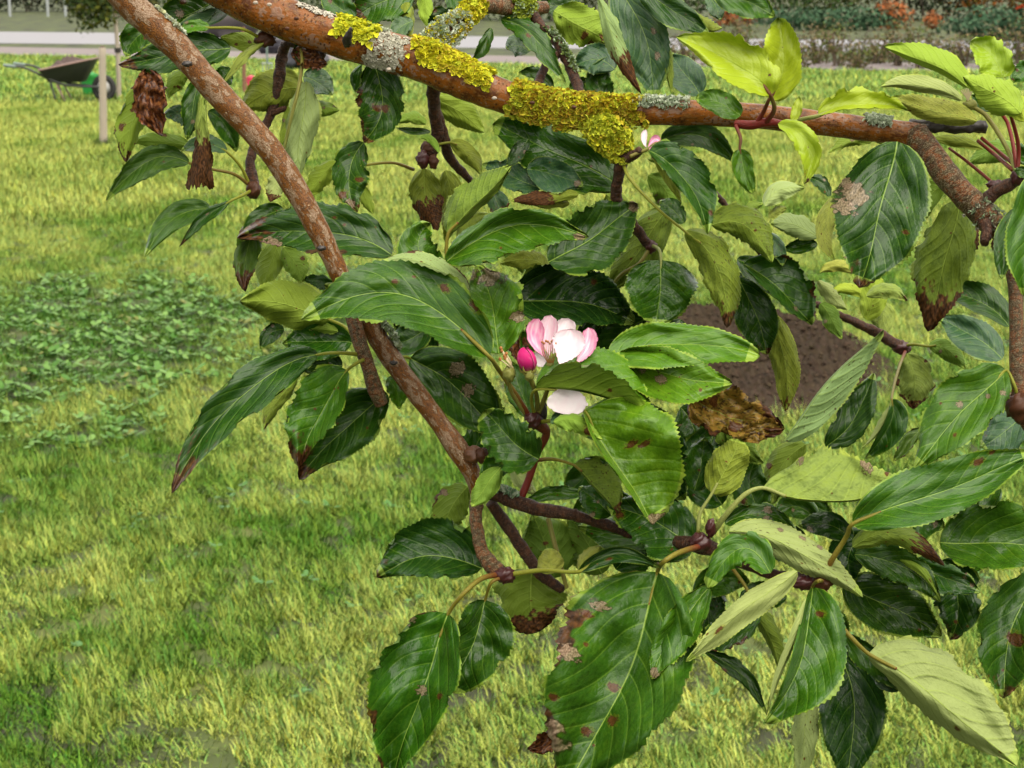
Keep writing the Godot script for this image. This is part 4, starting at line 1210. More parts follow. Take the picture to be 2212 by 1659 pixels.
	leaf("dark", "T", 0.388, 1164, 992, 1104, 948, 1046, 886, 60, 46, {"k": 0.2, "p": 1, "sp": 0, "rough": 0.32})
	leaf("mid", "U", 0.38, 1082, 1010, 1048, 1052, 1018, 1094, 26, 24, {"k": 0.2, "sp": 0})
	leaf("mid", "T", 0.39, 1110, 985, 1076, 1010, 1040, 1062, 22, 30, {"k": 0.2, "sp": 0})
	leaf("dark", "T", 0.425, 886, 774, 990, 846, 1090, 950, 64, 54, {"k": 0.15, "sp": 0, "ash": [[0.38, -0.45, 0.16], [0.55, -0.2, 0.14]], "pet": [846, 772, 0.409, 866, 772, 0.417], "stalk": "stalk"})
	leaf("mid", "T", 0.415, 1146, 902, 1126, 842, 1104, 780, 30, 30, {"sp": 1})
	leaf("mid", "T", 0.43, 1130, 760, 1160, 720, 1180, 690, 26, 24, {})
	leaf("dark", "T", 0.445, 1395, 690, 1336, 730, 1290, 806, 46, 44, {"k": 0.0})
	leaf("dark", "T", 0.455, 1470, 690, 1450, 720, 1410, 745, 26, 26, {"k": 0.5, "rough": 0.2})
	leaf("olive", "U", 0.395, 1538, 1066, 1574, 1004, 1594, 948, 44, 44, {"k": 0.2, "p": 1, "sp": 2, "pet": [1508, 1150, 0.392, 1512, 1110, 0.392], "stalk": "stalk_pale"})
	leaf("dark", "T", 0.415, 1500, 1060, 1514, 1000, 1522, 945, 40, 36, {"k": 0.1})
	leaf("dark", "T", 0.405, 1500, 1182, 1420, 1132, 1310, 1090, 64, 60, {"k": 0.5, "rough": 0.2})
	leaf("mid", "T", 0.415, 1496, 1190, 1378, 1164, 1248, 1136, 44, 44, {"k": 0.7, "rough": 0.2, "ash": [[0.1, 0.2, 0.16], [0.3, 0.5, 0.1]]})
	leaf("dark", "T", 0.407, 1322, 1112, 1286, 1082, 1250, 1052, 30, 30, {"k": 0.2})
	leaf("mid", "T", 0.418, 1258, 1068, 1194, 1068, 1134, 1082, 14, 16, {"k": 0.8, "rough": 0.2})
	leaf("mid", "U", 0.43, 1010, 1052, 974, 1100, 962, 1168, 38, 44, {"k": 0.1, "e": "R", "br": 0.14})
	leaf("pale", "U", 0.42, 1110, 1010, 1128, 1040, 1160, 1070, 20, 18, {"ash": [[0.7, 0.0, 0.3]]})
	leaf("dark", "T", 0.405, 1040, 1228, 930, 1204, 814, 1247, 44, 76, {"k": 0.35, "sp": 0, "rough": 0.28, "br": 0.02, "label": "dark leaf reaching left over the grass, low down"})
	leaf("mid", "U", 0.418, 1150, 1232, 1146, 1300, 1166, 1364, 80, 78, {"k": 0.0, "br": 0.28, "p": 1, "sp": 1, "label": "leaf underside with brown lower half"})
	leaf("mid", "U", 0.438, 1190, 1250, 1180, 1180, 1150, 1110, 58, 66, {"k": 0.0})
	leaf("mid", "U", 0.442, 1300, 1240, 1270, 1180, 1230, 1110, 46, 50, {"k": 0.0})
	stem(tree, "petiole", [[1224, 1270, 0.41], [1205, 1200, 0.41], [1184, 1120, 0.412]], [5, 5, 6], "stalk_pale")
	leaf("yellow", "U", 0.402, 1196, 1238, 1190, 1212, 1188, 1184, 30, 28, {"p": 1, "sp": 3})
	leaf("yellow", "U", 0.408, 1252, 1232, 1268, 1202, 1302, 1176, 14, 18, {})
	leaf("mid", "T", 0.378, 968, 1326, 908, 1490, 846, 1696, 58, 108, {"k": 0.15, "rough": 0.27, "e": "R", "wv": 0.07, "sp": 1, "ash": [[0.12, 0.7, 0.12], [0.5, 0.0, 0.08]], "blots": [[0.5, -0.6, 0.06], [0.72, 0.9, 0.12]], "label": "long leaf with brown bitten edge at bottom centre",
		"pet": [1085, 1240, 0.392, 1040, 1250, 0.386, 1000, 1284, 0.381], "stalk": "stalk_brown", "thick": 1.4})
	leaf("mid", "T", 0.388, 1048, 1296, 1018, 1390, 968, 1494, 74, 42, {"k": 0.2, "p": 1, "rough": 0.2, "sp": 0, "pet": [1090, 1246, 0.391, 1062, 1258, 0.388], "stalk": "stalk_brown"})
	leaf("dark", "T", 0.445, 1330, 1040, 1270, 1030, 1220, 1080, 34, 36, {"k": 0.2})
	leaf("mid", "T", 0.44, 1240, 1130, 1300, 1090, 1370, 1080, 36, 38, {"k": 0.2})
	leaf("dark", "T", 0.44, 1470, 880, 1500, 930, 1500, 1010, 40, 40, {"k": 0.1})
	leaf("mid", "U", 0.445, 1740, 960, 1690, 1010, 1670, 1090, 34, 34, {})
	leaf("dark", "T", 0.445, 1560, 1260, 1530, 1310, 1540, 1390, 36, 34, {"k": 0.1})
	leaf("dark", "T", 0.45, 2160, 1050, 2100, 1080, 2030, 1090, 40, 40, {"k": 0.2})
	leaf("mid", "T", 0.43, 1010, 1000, 1040, 940, 1090, 880, 34, 36, {"k": 0.2})
	leaf("mid", "U", 0.435, 1560, 900, 1590, 960, 1650, 1000, 34, 34, {"k": 0.1})
	leaf("dark", "T", 0.44, 1690, 1010, 1740, 1080, 1800, 1110, 30, 34, {"k": 0.3})
	leaf("dark", "T", 0.425, 1250, 930, 1340, 905, 1450, 900, 44, 40, {"k": 0.2, "sp": 0})
	leaf("dark", "T", 0.43, 1470, 940, 1450, 1010, 1480, 1080, 40, 44, {"k": 0.1})
	leaf("dark", "T", 0.435, 1560, 1090, 1530, 1010, 1560, 900, 60, 54, {"k": 0.1})
	leaf("dark", "T", 0.44, 1660, 1120, 1620, 1060, 1640, 980, 36, 40, {"k": 0.1})
	leaf("dark", "T", 0.425, 1400, 1060, 1440, 1110, 1500, 1120, 36, 40, {"k": 0.3, "rough": 0.2})
	leaf("dark", "T", 0.43, 1330, 1230, 1390, 1190, 1470, 1180, 36, 40, {"k": 0.3})
	leaf("mid", "T", 0.445, 1500, 1290, 1560, 1250, 1620, 1262, 30, 34, {})
	leaf("dark", "T", 0.44, 1760, 1300, 1790, 1360, 1840, 1400, 40, 40, {})
	leaf("dark", "T", 0.435, 930, 700, 880, 735, 830, 730, 30, 34, {"k": 0.2})
	leaf("dark", "T", 0.44, 1010, 740, 1050, 720, 1110, 730, 30, 34, {"k": 0.2})
	leaf("brown", "T", 0.43, 1090, 700, 1120, 740, 1130, 800, 20, 22, {})
	leaf("dark", "T", 0.45, 1240, 660, 1290, 690, 1300, 760, 40, 44, {"k": 0.1})
	leaf("mid", "T", 0.45, 2090, 1240, 2110, 1180, 2150, 1140, 40, 40, {"k": 0.2})
	leaf("dark", "T", 0.45, 1940, 1160, 1990, 1130, 2040, 1140, 36, 36, {"k": 0.2})
	# on the left, below the branch
	leaf("dark", "T", 0.39, 688, 766, 520, 850, 371, 1066, 46, 46, {"k": 0.5, "rough": 0.2, "br": 0.12, "wv": 0.08, "sp": 1, "dd": [0, -0.05, 0.06], "label": "long dark glossy leaf with brown tip, farthest left",
		"pet": [776, 766, 0.403, 730, 762, 0.395], "stalk": "stalk"})
	leaf("mid", "T", 0.392, 750, 800, 690, 892, 646, 1010, 34, 68, {"k": 0.35, "br": 0.16, "sp": 3, "rough": 0.28, "pet": [790, 775, 0.403, 768, 786, 0.396], "label": "leaf with dark brown rotten tip"})
	leaf("dark", "T", 0.415, 838, 852, 742, 925, 646, 1036, 50, 58, {"k": 0.2, "br": 0.10, "sp": 2})
	leaf("olive", "U", 0.425, 640, 818, 602, 862, 570, 928, 18, 24, {"br": 0.06, "fr": 1})
	leaf("dark", "T", 0.43, 760, 740, 686, 736, 610, 742, 36, 40, {"k": 0.3, "sp": 1})
	leaf("dark", "T", 0.44, 614, 712, 584, 722, 562, 754, 18, 18, {})
	leaf("dark", "T", 0.45, 724, 624, 690, 606, 654, 604, 16, 14, {})
	leaf("mid", "U", 0.428, 730, 716, 690, 706, 644, 700, 14, 14, {})
	leaf("bright", "T", 0.41, 838, 815, 856, 846, 862, 884, 20, 18, {"wv": 0.35})
	leaf("dark", "T", 0.44, 740, 790, 700, 790, 650, 800, 24, 26, {})
	leaf("dark", "T", 0.45, 940, 760, 900, 725, 850, 700, 36, 40, {"k": 0.1})
	leaf("mid", "U", 0.44, 760, 690, 742, 640, 700, 615, 30, 24, {})
	# the young yellow green leaves on the main branch
	leaf("lime", "T", 0.40, 1664, 206, 1596, 140, 1460, 80, 36, 56, {"k": 0.2, "sp": 1, "wv": 0.05, "pet": [1655, 264, 0.422, 1672, 238, 0.412], "stalk": "stalk_red", "thick": 1.4, "label": "large young yellow green leaf"})
	leaf("lime", "T", 0.416, 1662, 214, 1694, 128, 1680, 38, 46, 36, {"k": 0.0, "sp": 1, "p": 1, "wv": 0.06, "pet": [1635, 266, 0.423, 1650, 240, 0.42], "stalk": "stalk_red", "thick": 1.3, "label": "upright young leaf"})
	leaf("bright", "T", 0.412, 1600, 250, 1552, 222, 1503, 214, 24, 26, {"p": 1, "sp": 0, "k": 0.6, "blots": [[0.4, 0.6, 0.07]]})
	leaf("lime", "T", 0.418, 1768, 250, 1862, 222, 1962, 240, 34, 10, {"k": 0.3, "sp": 3, "pet": [1690, 268, 0.421, 1730, 258, 0.42], "stalk": "stalk_pale", "thick": 1.3})
	leaf("lime", "T", 0.41, 1680, 268, 1746, 312, 1737, 398, 26, 24, {"k": 0.3, "sp": 1, "wv": 0.2, "br": 0.03})
	leaf("bright", "T", 0.418, 1598, 322, 1608, 366, 1626, 418, 20, 22, {"p": 1, "fr": 1, "sp": 3, "k": 0.0, "pet": [1590, 272, 0.426, 1600, 300, 0.42], "stalk": "stalk_red"})
	leaf("lime", "T", 0.42, 1710, 262, 1724, 236, 1726, 208, 12, 8, {"sp": 0})
	leaf("dark", "T", 0.445, 1428, 302, 1512, 296, 1592, 354, 28, 24, {"k": 0.2})
	# above the branch, in the middle
	leaf("gray", "T", 0.456, 1330, -40, 1392, 88, 1412, 212, 46, 52, {"k": 0.15, "sp": 0, "ash": [[0.45, -0.4, 0.08], [0.65, -0.3, 0.1]]})
	leaf("pale", "U", 0.446, 1290, -15, 1328, 90, 1386, 204, 24, 20, {"k": 0.0, "br": 0.35, "p": 4, "label": "rolled pale leaf with brown end"})
	leaf("dark", "T", 0.448, 1376, -24, 1452, 18, 1532, 76, 28, 32, {"k": 0.4, "sp": 1})
	leaf("olive", "U", 0.455, 1398, 45, 1440, 120, 1450, 205, 12, 14, {"p": 4})
	leaf("gray", "T", 0.468, 1512, 205, 1482, 160, 1444, 115, 34, 32, {"k": 0.9, "rough": 0.32})
	leaf("dark", "T", 0.44, 1535, -34, 1606, 0, 1674, 36, 34, 34, {"k": 0.3, "sp": 0})
	leaf("gray", "T", 0.452, 1528, -12, 1545, 15, 1556, 44, 20, 18, {"k": 0.9})
	leaf("olive", "U", 0.462, 1500, 30, 1530, 55, 1560, 60, 14, 12, {})
	leaf("gray", "T", 0.478, 1328, 150, 1284, 128, 1240, 146, 30, 32, {"k": 0.7})
	leaf("bright", "U", 0.485, 1196, 24, 1258, 58, 1314, 92, 48, 44, {"k": 0.1, "sp": 4, "br": 0.1, "blots": [[0.6, 0.3, 0.16], [0.75, 0.5, 0.16]]})
	leaf("dark", "T", 0.462, 1082, 42, 1152, 82, 1222, 178, 24, 24, {"k": 0.7, "rough": 0.22, "p": 0})
	leaf("gray", "T", 0.478, 1144, 112, 1116, 98, 1094, 106, 22, 24, {"k": 0.9})
	leaf("dark", "T", 0.482, 988, 62, 955, 42, 926, 62, 24, 26, {})
	leaf("lime", "U", 0.52, 914, -26, 922, 22, 928, 64, 18, 18, {})
	leaf("dark", "T", 0.49, 970, -20, 990, 10, 1012, 42, 20, 22, {})
	leaf("dark", "T", 0.486, 894, -20, 822, 8, 756, 44, 46, 46, {"br": 0.2, "k": 0.2})
	leaf("mid", "T", 0.47, 768, 38, 730, 12, 690, -20, 26, 26, {})
	leaf("gray", "T", 0.474, 892, 46, 866, 60, 848, 84, 20, 20, {"k": 0.8})
	leaf("olive", "U", 0.478, 882, 5, 878, 45, 884, 90, 18, 20, {})
	leaf("dark", "T", 0.492, 1250, -10, 1210, 10, 1160, 5, 26, 26, {})
	leaf("dark", "T", 0.49, 1060, 60, 1045, 100, 1020, 128, 14, 12, {})
	leaf("mid", "T", 0.48, 1230, 190, 1270, 180, 1318, 195, 14, 18, {})
	leaf("mid", "T", 0.482, 1195, 190, 1160, 160, 1120, 158, 14, 14, {})
	leaf("mid", "U", 0.484, 1000, 120, 985, 135, 960, 140, 12, 14, {})
	leaf("dark", "T", 0.475, 1330, 230, 1290, 180, 1320, 120, 26, 30, {"k": 0.3})
	# below the branch, in the middle
	leaf("bright", "U", 0.478, 936, 212, 992, 244, 1046, 286, 32, 30, {"k": 0.0, "sp": 0})
	leaf("bright", "U", 0.48, 920, 268, 890, 255, 856, 266, 13, 15, {})
	leaf("dark", "T", 0.482, 930, 285, 895, 284, 855, 276, 6, 8, {})
	leaf("olive", "U", 0.466, 972, 308, 1012, 332, 1038, 378, 20, 18, {"pet": [920, 340, 0.472, 940, 315, 0.468]})
	leaf("dark", "T", 0.458, 1338, 402, 1200, 326, 1064, 268, 58, 56, {"k": 0.3, "rough": 0.22, "sp": 1, "p": 1})
	leaf("dark", "T", 0.45, 1142, 300, 1120, 330, 1094, 362, 14, 16, {"k": 0.8})
	leaf("gray", "T", 0.452, 1168, 408, 1106, 380, 1042, 354, 26, 30, {"k": 0.7, "fr": 0})
	leaf("gray", "T", 0.448, 1138, 366, 1198, 376, 1260, 404, 32, 36, {"k": 0.7, "ash": [[0.9, 0.0, 0.14]]})
	leaf("olive", "U", 0.438, 1250, 420, 1176, 426, 1104, 434, 17, 18, {"br": 0.62, "e": "LR", "live": 0.4, "label": "brown leaf edge with a yellow patch"})
	leaf("yellow", "U", 0.444, 1230, 440, 1190, 440, 1150, 442, 12, 14, {"e": "L"})
	leaf("gray", "T", 0.444, 1060, 402, 1074, 440, 1090, 478, 22, 20, {"k": 0.4, "br": 0.35, "wv": 0.3})
	leaf("olive", "U", 0.478, 916, 364, 922, 430, 946, 498, 38, 36, {"k": 0.0, "br": 0.45, "label": "dark hanging leaf, brown below"})
	leaf("olive", "U", 0.486, 962, 368, 974, 440, 962, 524, 30, 26, {"k": 0.0})
	leaf("olive", "U", 0.47, 1000, 530, 1020, 490, 1056, 462, 26, 30, {"sp": 2})
	leaf("bright", "U", 0.475, 1060, 470, 1100, 520, 1130, 590, 26, 30, {"k": 0.0, "sp": 2})
	leaf("olive", "U", 0.47, 1180, 580, 1140, 560, 1080, 570, 24, 24, {"sp": 2})
	leaf("mid", "U", 0.488, 1310, 420, 1340, 470, 1350, 540, 34, 34, {"k": 0.0})
	leaf("bright", "U", 0.49, 1400, 380, 1440, 420, 1446, 480, 28, 30, {"k": 0.0})
	leaf("mid", "U", 0.486, 1470, 390, 1440, 350, 1400, 345, 22, 22, {})
	leaf("dark", "T", 0.462, 1290, 610, 1240, 600, 1190, 615, 24, 24, {})
	leaf("bright", "U", 0.45, 948, 330, 930, 300, 906, 300, 8, 8, {})
	# far right, round the dead stub
	leaf("lime", "U", 0.412, 2092, 190, 2006, 136, 1908, 101, 12, 40, {"k": 0.2, "sp": 1, "label": "young pointed leaf near the top right"})
	leaf("lime", "T", 0.42, 2164, 168, 2146, 124, 2096, 90, 38, 36, {"p": 1, "sp": 0})
	leaf("lime", "U", 0.395, 2204, 244, 2152, 204, 2080, 166, 40, 40, {"k": 0.2, "sp": 1, "blots": [[0.55, 0.1, 0.05]]})
	leaf("lime", "U", 0.398, 2215, 262, 2200, 232, 2180, 210, 26, 26, {})
	leaf("pale", "U", 0.432, 2078, 217, 1990, 182, 1900, 188, 14, 22, {"k": 0.4, "sp": 0})
	leaf("yellow", "U", 0.422, 2110, 262, 2020, 238, 1926, 210, 24, 30, {"k": 0.1, "sp": 4, "fr": 1})
	leaf("dark", "T", 0.44, 2150, 236, 2124, 220, 2098, 205, 16, 18, {})
	leaf("mid", "T", 0.43, 2240, 140, 2208, 156, 2186, 178, 20, 22, {})
	leaf("olive", "U", 0.44, 2124, 322, 2064, 304, 2008, 300, 12, 14, {})
	leaf("mid", "U", 0.45, 2204, 336, 2150, 326, 2088, 356, 28, 22, {"sp": 1})
	leaf("mid", "U", 0.46, 1884, 306, 1840, 304, 1790, 330, 14, 16, {})
	leaf("olive", "U", 0.455, 1960, 330, 1925, 312, 1890, 306, 10, 12, {})
	leaf("bright", "U", 0.47, 2080, 420, 2050, 400, 2010, 396, 20, 24, {})
	leaf("dark", "T", 0.462, 2225, 345, 2190, 330, 2150, 300, 20, 22, {})
	leaf("mid", "T", 0.41, 2230, 380, 2212, 372, 2190, 366, 12, 12, {})
	stem(tree, "petiole", [[2196, 388, 0.414], [2200, 320, 0.412], [2186, 258, 0.405], [2170, 222, 0.398]], [5, 4.5, 4, 3.5], "stalk_red")
	stem(tree, "petiole", [[2200, 384, 0.414], [2178, 270, 0.42], [2150, 228, 0.42]], [5, 4, 4], "stalk_red")
	stem(tree, "petiole", [[2188, 368, 0.416], [2150, 335, 0.43], [2112, 304, 0.436]], [5, 4.5, 4], "stalk_brown")
	stem(tree, "petiole", [[2196, 360, 0.416], [2160, 330, 0.426], [2120, 298, 0.432]], [4.5, 4, 4], "stalk_brown")
	stem(tree, "petiole", [[2150, 400, 0.43], [2090, 350, 0.44], [2050, 320, 0.445]], [4, 3.5, 3], "stalk_brown")
	knob(tree, "bud", 2198, 382, 0.412, 15, "bud", Vector3(0.9, 1.2, 1))
	knob(tree, "bud", 2150, 400, 0.42, 14, "bud", Vector3(1.3, 0.8, 1))

func make_dead_flower() -> void:
	var w := Node3D.new()
	w.name = "faded_flower_001"
	w.set_meta("label", "dried flower head above the dead stub")
	tree.add_child(w)
	knob(w, "flower_base", 2096, 226, 0.425, 11, "stalk_pale", Vector3(1.3, 1, 1))
	for k in 7:
		stem(w, "stamen", [[2094 - k, 222, 0.425], [2084 + k * 2.0, 206, 0.424], [2076 + k * 4.0, 190 + 6.0 * absf(k - 3.0) / 3.0, 0.4235]], [1.8, 1.4, 1.0], "stamen_pale")
	stem(w, "pedicel", [[2100, 230, 0.425], [2130, 250, 0.425], [2180, 330, 0.42], [2196, 380, 0.414]], [5, 5, 5, 5], "stalk_pale")

# ---------- lawn, soil, paths and what stands on them ----------
var patchy: FastNoiseLite
var weedy: FastNoiseLite
var soil_at := Vector3.ZERO

func blades(count: int, spread: float, tall: Vector2, wide: float, s: int, lie := 0.5) -> ArrayMesh:
	rng.seed = s
	var verts := PackedVector3Array()
	var norms := PackedVector3Array()
	var cols := PackedColorArray()
	var idx := PackedInt32Array()
	for i in count:
		var a := rng.randf() * TAU
		var base := Vector3(cos(a), 0, sin(a)) * spread * sqrt(rng.randf())
		var h := rng.randf_range(tall.x, tall.y)
		var face := rng.randf() * TAU
		var bend := rng.randf_range(0.0, 1.0) + (lie if rng.randf() < 0.4 else 0.0)
		var way := Vector3(cos(face), 0, sin(face))
		var turn := face + rng.randf_range(0.4, 2.6)
		var side := Vector3(-sin(turn), 0, cos(turn)) * wide * rng.randf_range(0.6, 1.25)
		var r := rng.randf()
		var c := Color(1.0, 1.0, 1.0)
		if r < 0.17:
			c = Color(1.65, 1.28, 2.6)      # straw
		elif r < 0.30:
			c = Color(1.5, 1.10, 0.6)     # yellowing
		elif r < 0.55:
			c = Color(0.42, 0.70, 0.7)    # deep green
		var t := rng.randf_range(0.75, 1.25)
		c = Color(c.r * t, c.g * t, c.b * t)
		var v := verts.size()
		var p := base
		var lift := rng.randf_range(0.35, 1.35)
		for k in 3:
			var w := side * (1.0 - 0.28 * k)
			verts.append(p - w)
			verts.append(p + w)
			p += (way * cos(lift) + Vector3.UP * sin(lift)) * h / 3.0
			lift -= bend * 0.45
		verts.append(Vector3(p.x, maxf(p.y, 0.003), p.z))
		var n := (Vector3.UP + Vector3(rng.randf() - 0.5, 0, rng.randf() - 0.5) * 0.5).normalized()
		for k in 7:
			norms.append(n)
			cols.append(c)
		idx.append_array([v, v + 2, v + 1, v + 1, v + 2, v + 3, v + 2, v + 4, v + 3, v + 3, v + 4, v + 5, v + 4, v + 6, v + 5])
	return made(verts, norms, PackedVector2Array(), cols, idx)

func rosette(count: int, size: float, s: int) -> ArrayMesh:
	rng.seed = s
	var verts := PackedVector3Array()
	var norms := PackedVector3Array()
	var cols := PackedColorArray()
	var idx := PackedInt32Array()
	for i in count:
		var a := rng.randf() * TAU
		var out := Vector3(cos(a), 0, sin(a))
		var side := Vector3(-sin(a), 0, cos(a))
		var base := out * size * rng.randf_range(0.0, 0.8) + Vector3.UP * rng.randf_range(0.01, 0.035)
		var l := size * rng.randf_range(0.5, 1.0)
		var rise := rng.randf_range(-0.1, 0.7)
		var t := rng.randf_range(0.75, 1.25)
		var v := verts.size()
		var n := (Vector3.UP - out * rise).normalized()
		verts.append(base)
		norms.append(n)
		for k in 7:
			var f := (k + 0.5) / 7.0
			var w := sin(PI * f)
			var ang := PI * (f * 1.6 - 0.8)
			verts.append(base + (out * (0.55 - 0.5 * cos(ang + PI)) + side * sin(ang) * 0.36 + Vector3.UP * rise * (0.5 - 0.45 * cos(ang + PI))) * l)
			norms.append((n + side * sin(ang) * 0.3).normalized())
		for k in 8:
			cols.append(Color(t, t, t))
		for k in 6:
			idx.append_array([v, v + k + 1, v + k + 2])
	return made(verts, norms, PackedVector2Array(), cols, idx)

func sown(called: String, label: String, category: String, mesh: Mesh, m: Material, places: Array, tones: Array) -> void:
	var mm := MultiMesh.new()
	mm.transform_format = MultiMesh.TRANSFORM_3D
	mm.use_colors = true
	mm.mesh = mesh
	mm.instance_count = places.size()
	for i in places.size():
		mm.set_instance_transform(i, places[i])
		mm.set_instance_color(i, tones[i])
	var o := MultiMeshInstance3D.new()
	o.name = numbered(called)
	o.multimesh = mm
	o.material_override = m
	o.set_meta("label", label)
	o.set_meta("category", category)
	o.set_meta("kind", "stuff")
	add_child(o, true)

func weeds_here(p: Vector3) -> float:
	# the darker, broad leaved stretch at the left
	var c := on_ground(130, 735)
	var dx := (p.x - c.x) / 1.15
	var dz := (p.z - c.z) / 1.75
	return smoothstep(1.5, 0.35, sqrt(dx * dx + dz * dz) + 0.6 * weedy.get_noise_2d(p.x * 1.6, p.z * 0.9))

func bare(p: Vector3) -> float:
	var dx := (p.x - soil_at.x) / 0.45
	var dz := (p.z - soil_at.z) / 1.15
	return smoothstep(1.08, 0.92, sqrt(dx * dx + dz * dz) + 0.22 * weedy.get_noise_2d(p.x * 2.6, p.z * 1.6))

func make_lawn() -> void:
	patchy = noise(31, 1.0)
	weedy = noise(32, 1.0)
	soil_at = on_ground(1610, 772)
	var g := StandardMaterial3D.new()
	g.albedo_texture = picture(noise(33, 0.012, FastNoiseLite.TYPE_SIMPLEX_SMOOTH, 5), [srgb(0.022, 0.026, 0.008), srgb(0.05, 0.07, 0.012), srgb(0.11, 0.12, 0.022)], [0.25, 0.6, 0.9])
	g.uv1_triplanar = true
	g.uv1_world_triplanar = true
	g.uv1_scale = Vector3(0.22, 0.22, 0.22)
	g.roughness = 0.9
	var plane := PlaneMesh.new()
	plane.size = Vector2(400, 400)
	structure("ground", plane, g)
	var gm := tinted(0.5, 0.6)
	var meshes := [blades(34, 0.038, Vector2(0.012, 0.038), 0.0013, 11, 1.0), blades(32, 0.040, Vector2(0.013, 0.042), 0.0015, 12, 1.5), blades(26, 0.038, Vector2(0.02, 0.054), 0.0012, 13, 1.2)]
	var far := blades(60, 0.10, Vector2(0.02, 0.05), 0.0028, 14)
	var farther := blades(60, 0.30, Vector2(0.03, 0.08), 0.008, 15)
	var leafy := [rosette(5, 0.024, 21), rosette(5, 0.038, 22)]
	var spots := [[], [], [], [], []]
	var tones := [[], [], [], [], []]
	var weed := [[], []]
	var weed_tone := [[], []]
	rng.seed = 77
	var near := on_ground(-900, 104)
	var away := on_ground(3200, 176)
	var zones := [[3.0, 7.0, 2300.0, 0], [7.0, 12.0, 1100.0, 0], [12.0, 24.0, 230.0, 3], [24.0, 46.0, 26.0, 4]]
	for zn in zones:
		var from: float = zn[0]
		var to: float = zn[1]
		var many := int(0.33 * (to * to - from * from) * zn[2] * 1.1)
		for i in many:
			var r := sqrt(rng.randf_range(from * from, to * to))
			var p := Vector3(rng.randf_range(-1, 1) * (0.30 * r + 0.35), 0, -r)
			if bare(p) > rng.randf_range(0.1, 0.75):
				continue
			if p.z < lerpf(near.z, away.z, (p.x - near.x) / (away.x - near.x)):
				continue
			var a := patchy.get_noise_2d(p.x * 0.8, p.z * 0.45)
			var b := patchy.get_noise_2d(p.x * 3.4 + 40.0, p.z * 1.9)
			var c2 := patchy.get_noise_2d(p.x * 9.0 - 70.0, p.z * 5.5)
			var wet := weeds_here(p)
			var dry := clampf(0.42 + 1.0 * a + 0.8 * b + 0.7 * c2 + 0.012 * (r - 4.0), 0.0, 1.0)
			var c := Color(0.15, 0.31, 0.030).lerp(Color(0.57, 0.63, 0.15), dry)
			c = c.lerp(Color(0.10, 0.26, 0.03), wet * 0.85)
			c = c * rng.randf_range(0.72, 1.28)
			var tall := 1.0 + 2.0 * c2 + 0.9 * b
			if tall < 0.76 and rng.randf() < 0.94:
				continue
			if wet > 0.3 and rng.randf() < wet * clampf(0.22 + 0.9 * c2, 0.02, 0.6):
				var w := rng.randi() % 2
				weed[w].append(Transform3D(Basis(Vector3.UP, rng.randf() * TAU).scaled(Vector3.ONE * rng.randf_range(0.7, 1.3)), p))
				var wt := Color(0.05, 0.15, 0.016).lerp(Color(0.16, 0.29, 0.07), rng.randf())
				weed_tone[w].append(wt if rng.randf() > 0.05 else Color(0.17, 0.19, 0.04))
				continue
			var kind: int = zn[3] if zn[3] > 0 else rng.randi() % 3
			spots[kind].append(Transform3D(Basis(Vector3.UP, rng.randf() * TAU).scaled(Vector3(1, clampf(tall, 0.45, 1.9), 1) * rng.randf_range(0.8, 1.25)), p))
			tones[kind].append(c)
	# weeds here and there in the rest of the lawn
	for i in 1400:
		var r := sqrt(rng.randf_range(9.0, 140.0))
		var p := Vector3(rng.randf_range(-1, 1) * (0.30 * r + 0.35), 0.004, -r)
		if patchy.get_noise_2d(p.x * 2.0 + 9.0, p.z * 2.0) > 0.1:
			weed[0].append(Transform3D(Basis(Vector3.UP, rng.randf() * TAU).scaled(Vector3.ONE * rng.randf_range(0.6, 1.1)), p))
			weed_tone[0].append(Color(0.07, 0.17, 0.04))
	var names := ["short mown lawn grass, upright blades", "short mown lawn grass, flattened blades", "short mown lawn grass, longer blades", "lawn grass in the middle distance", "lawn grass far off, before the path"]
	for k in 5:
		sown("lawn_grass", names[k], "grass", meshes[k] if k < 3 else (far if k == 3 else farther), gm, spots[k], tones[k])
	var wm := tinted(0.42, 0.4)
	wm.metallic_specular = 0.3
	for k in 2:
		sown("lawn_weeds", ["small broad leaved weeds in the darker stretch of lawn", "larger broad leaved weeds in the darker stretch of lawn"][k], "weeds", leafy[k], wm, weed[k], weed_tone[k])
	# bare dug soil
	var n := noise(35, 1.0, FastNoiseLite.TYPE_SIMPLEX_SMOOTH, 4)
	var verts := PackedVector3Array()
	var norms := PackedVector3Array()
	var cols := PackedColorArray()
	var idx := PackedInt32Array()
	var res := 150
	var hgt := func(x: float, z: float) -> float:
		var d := Vector2((x) / 0.66, (z) / 1.32).length()
		return 0.004 + 0.075 * smoothstep(1.0, 0.6, d) * (0.6 + 0.9 * n.get_noise_2d(x * 2.0, z * 4.5) + 0.7 * absf(n.get_noise_2d(x * 16.0, z * 22.0))) - 0.03 * smoothstep(0.9, 1.02, d)
	for i in res + 1:
		for j in res + 1:
			var x := (float(i) / res - 0.5) * 1.40
			var z := (float(j) / res - 0.5) * 2.76
			var y: float = hgt.call(x, z)
			verts.append(Vector3(x, y, z))
			var e := 0.006
			norms.append(Vector3(hgt.call(x - e, z) - hgt.call(x + e, z), 2 * e, hgt.call(x, z - e) - hgt.call(x, z + e)).normalized())
			var t := 1.0 + 0.5 * n.get_noise_2d(x * 30.0, z * 30.0)
			cols.append(Color(0.042 * t, 0.031 * t, 0.022 * t))
	for i in res:
		for j in res:
			var a := i * (res + 1) + j
			var b := a + res + 1
			idx.append_array([a, b, b + 1, a, b + 1, a + 1])
	var earth := tinted(0.9)
	earth.metallic_specular = 0.15
	var soil := structure("soil", made(verts, norms, PackedVector2Array(), cols, idx), earth)
	soil.position = soil_at
	# crumbs of earth
	var st := begin()
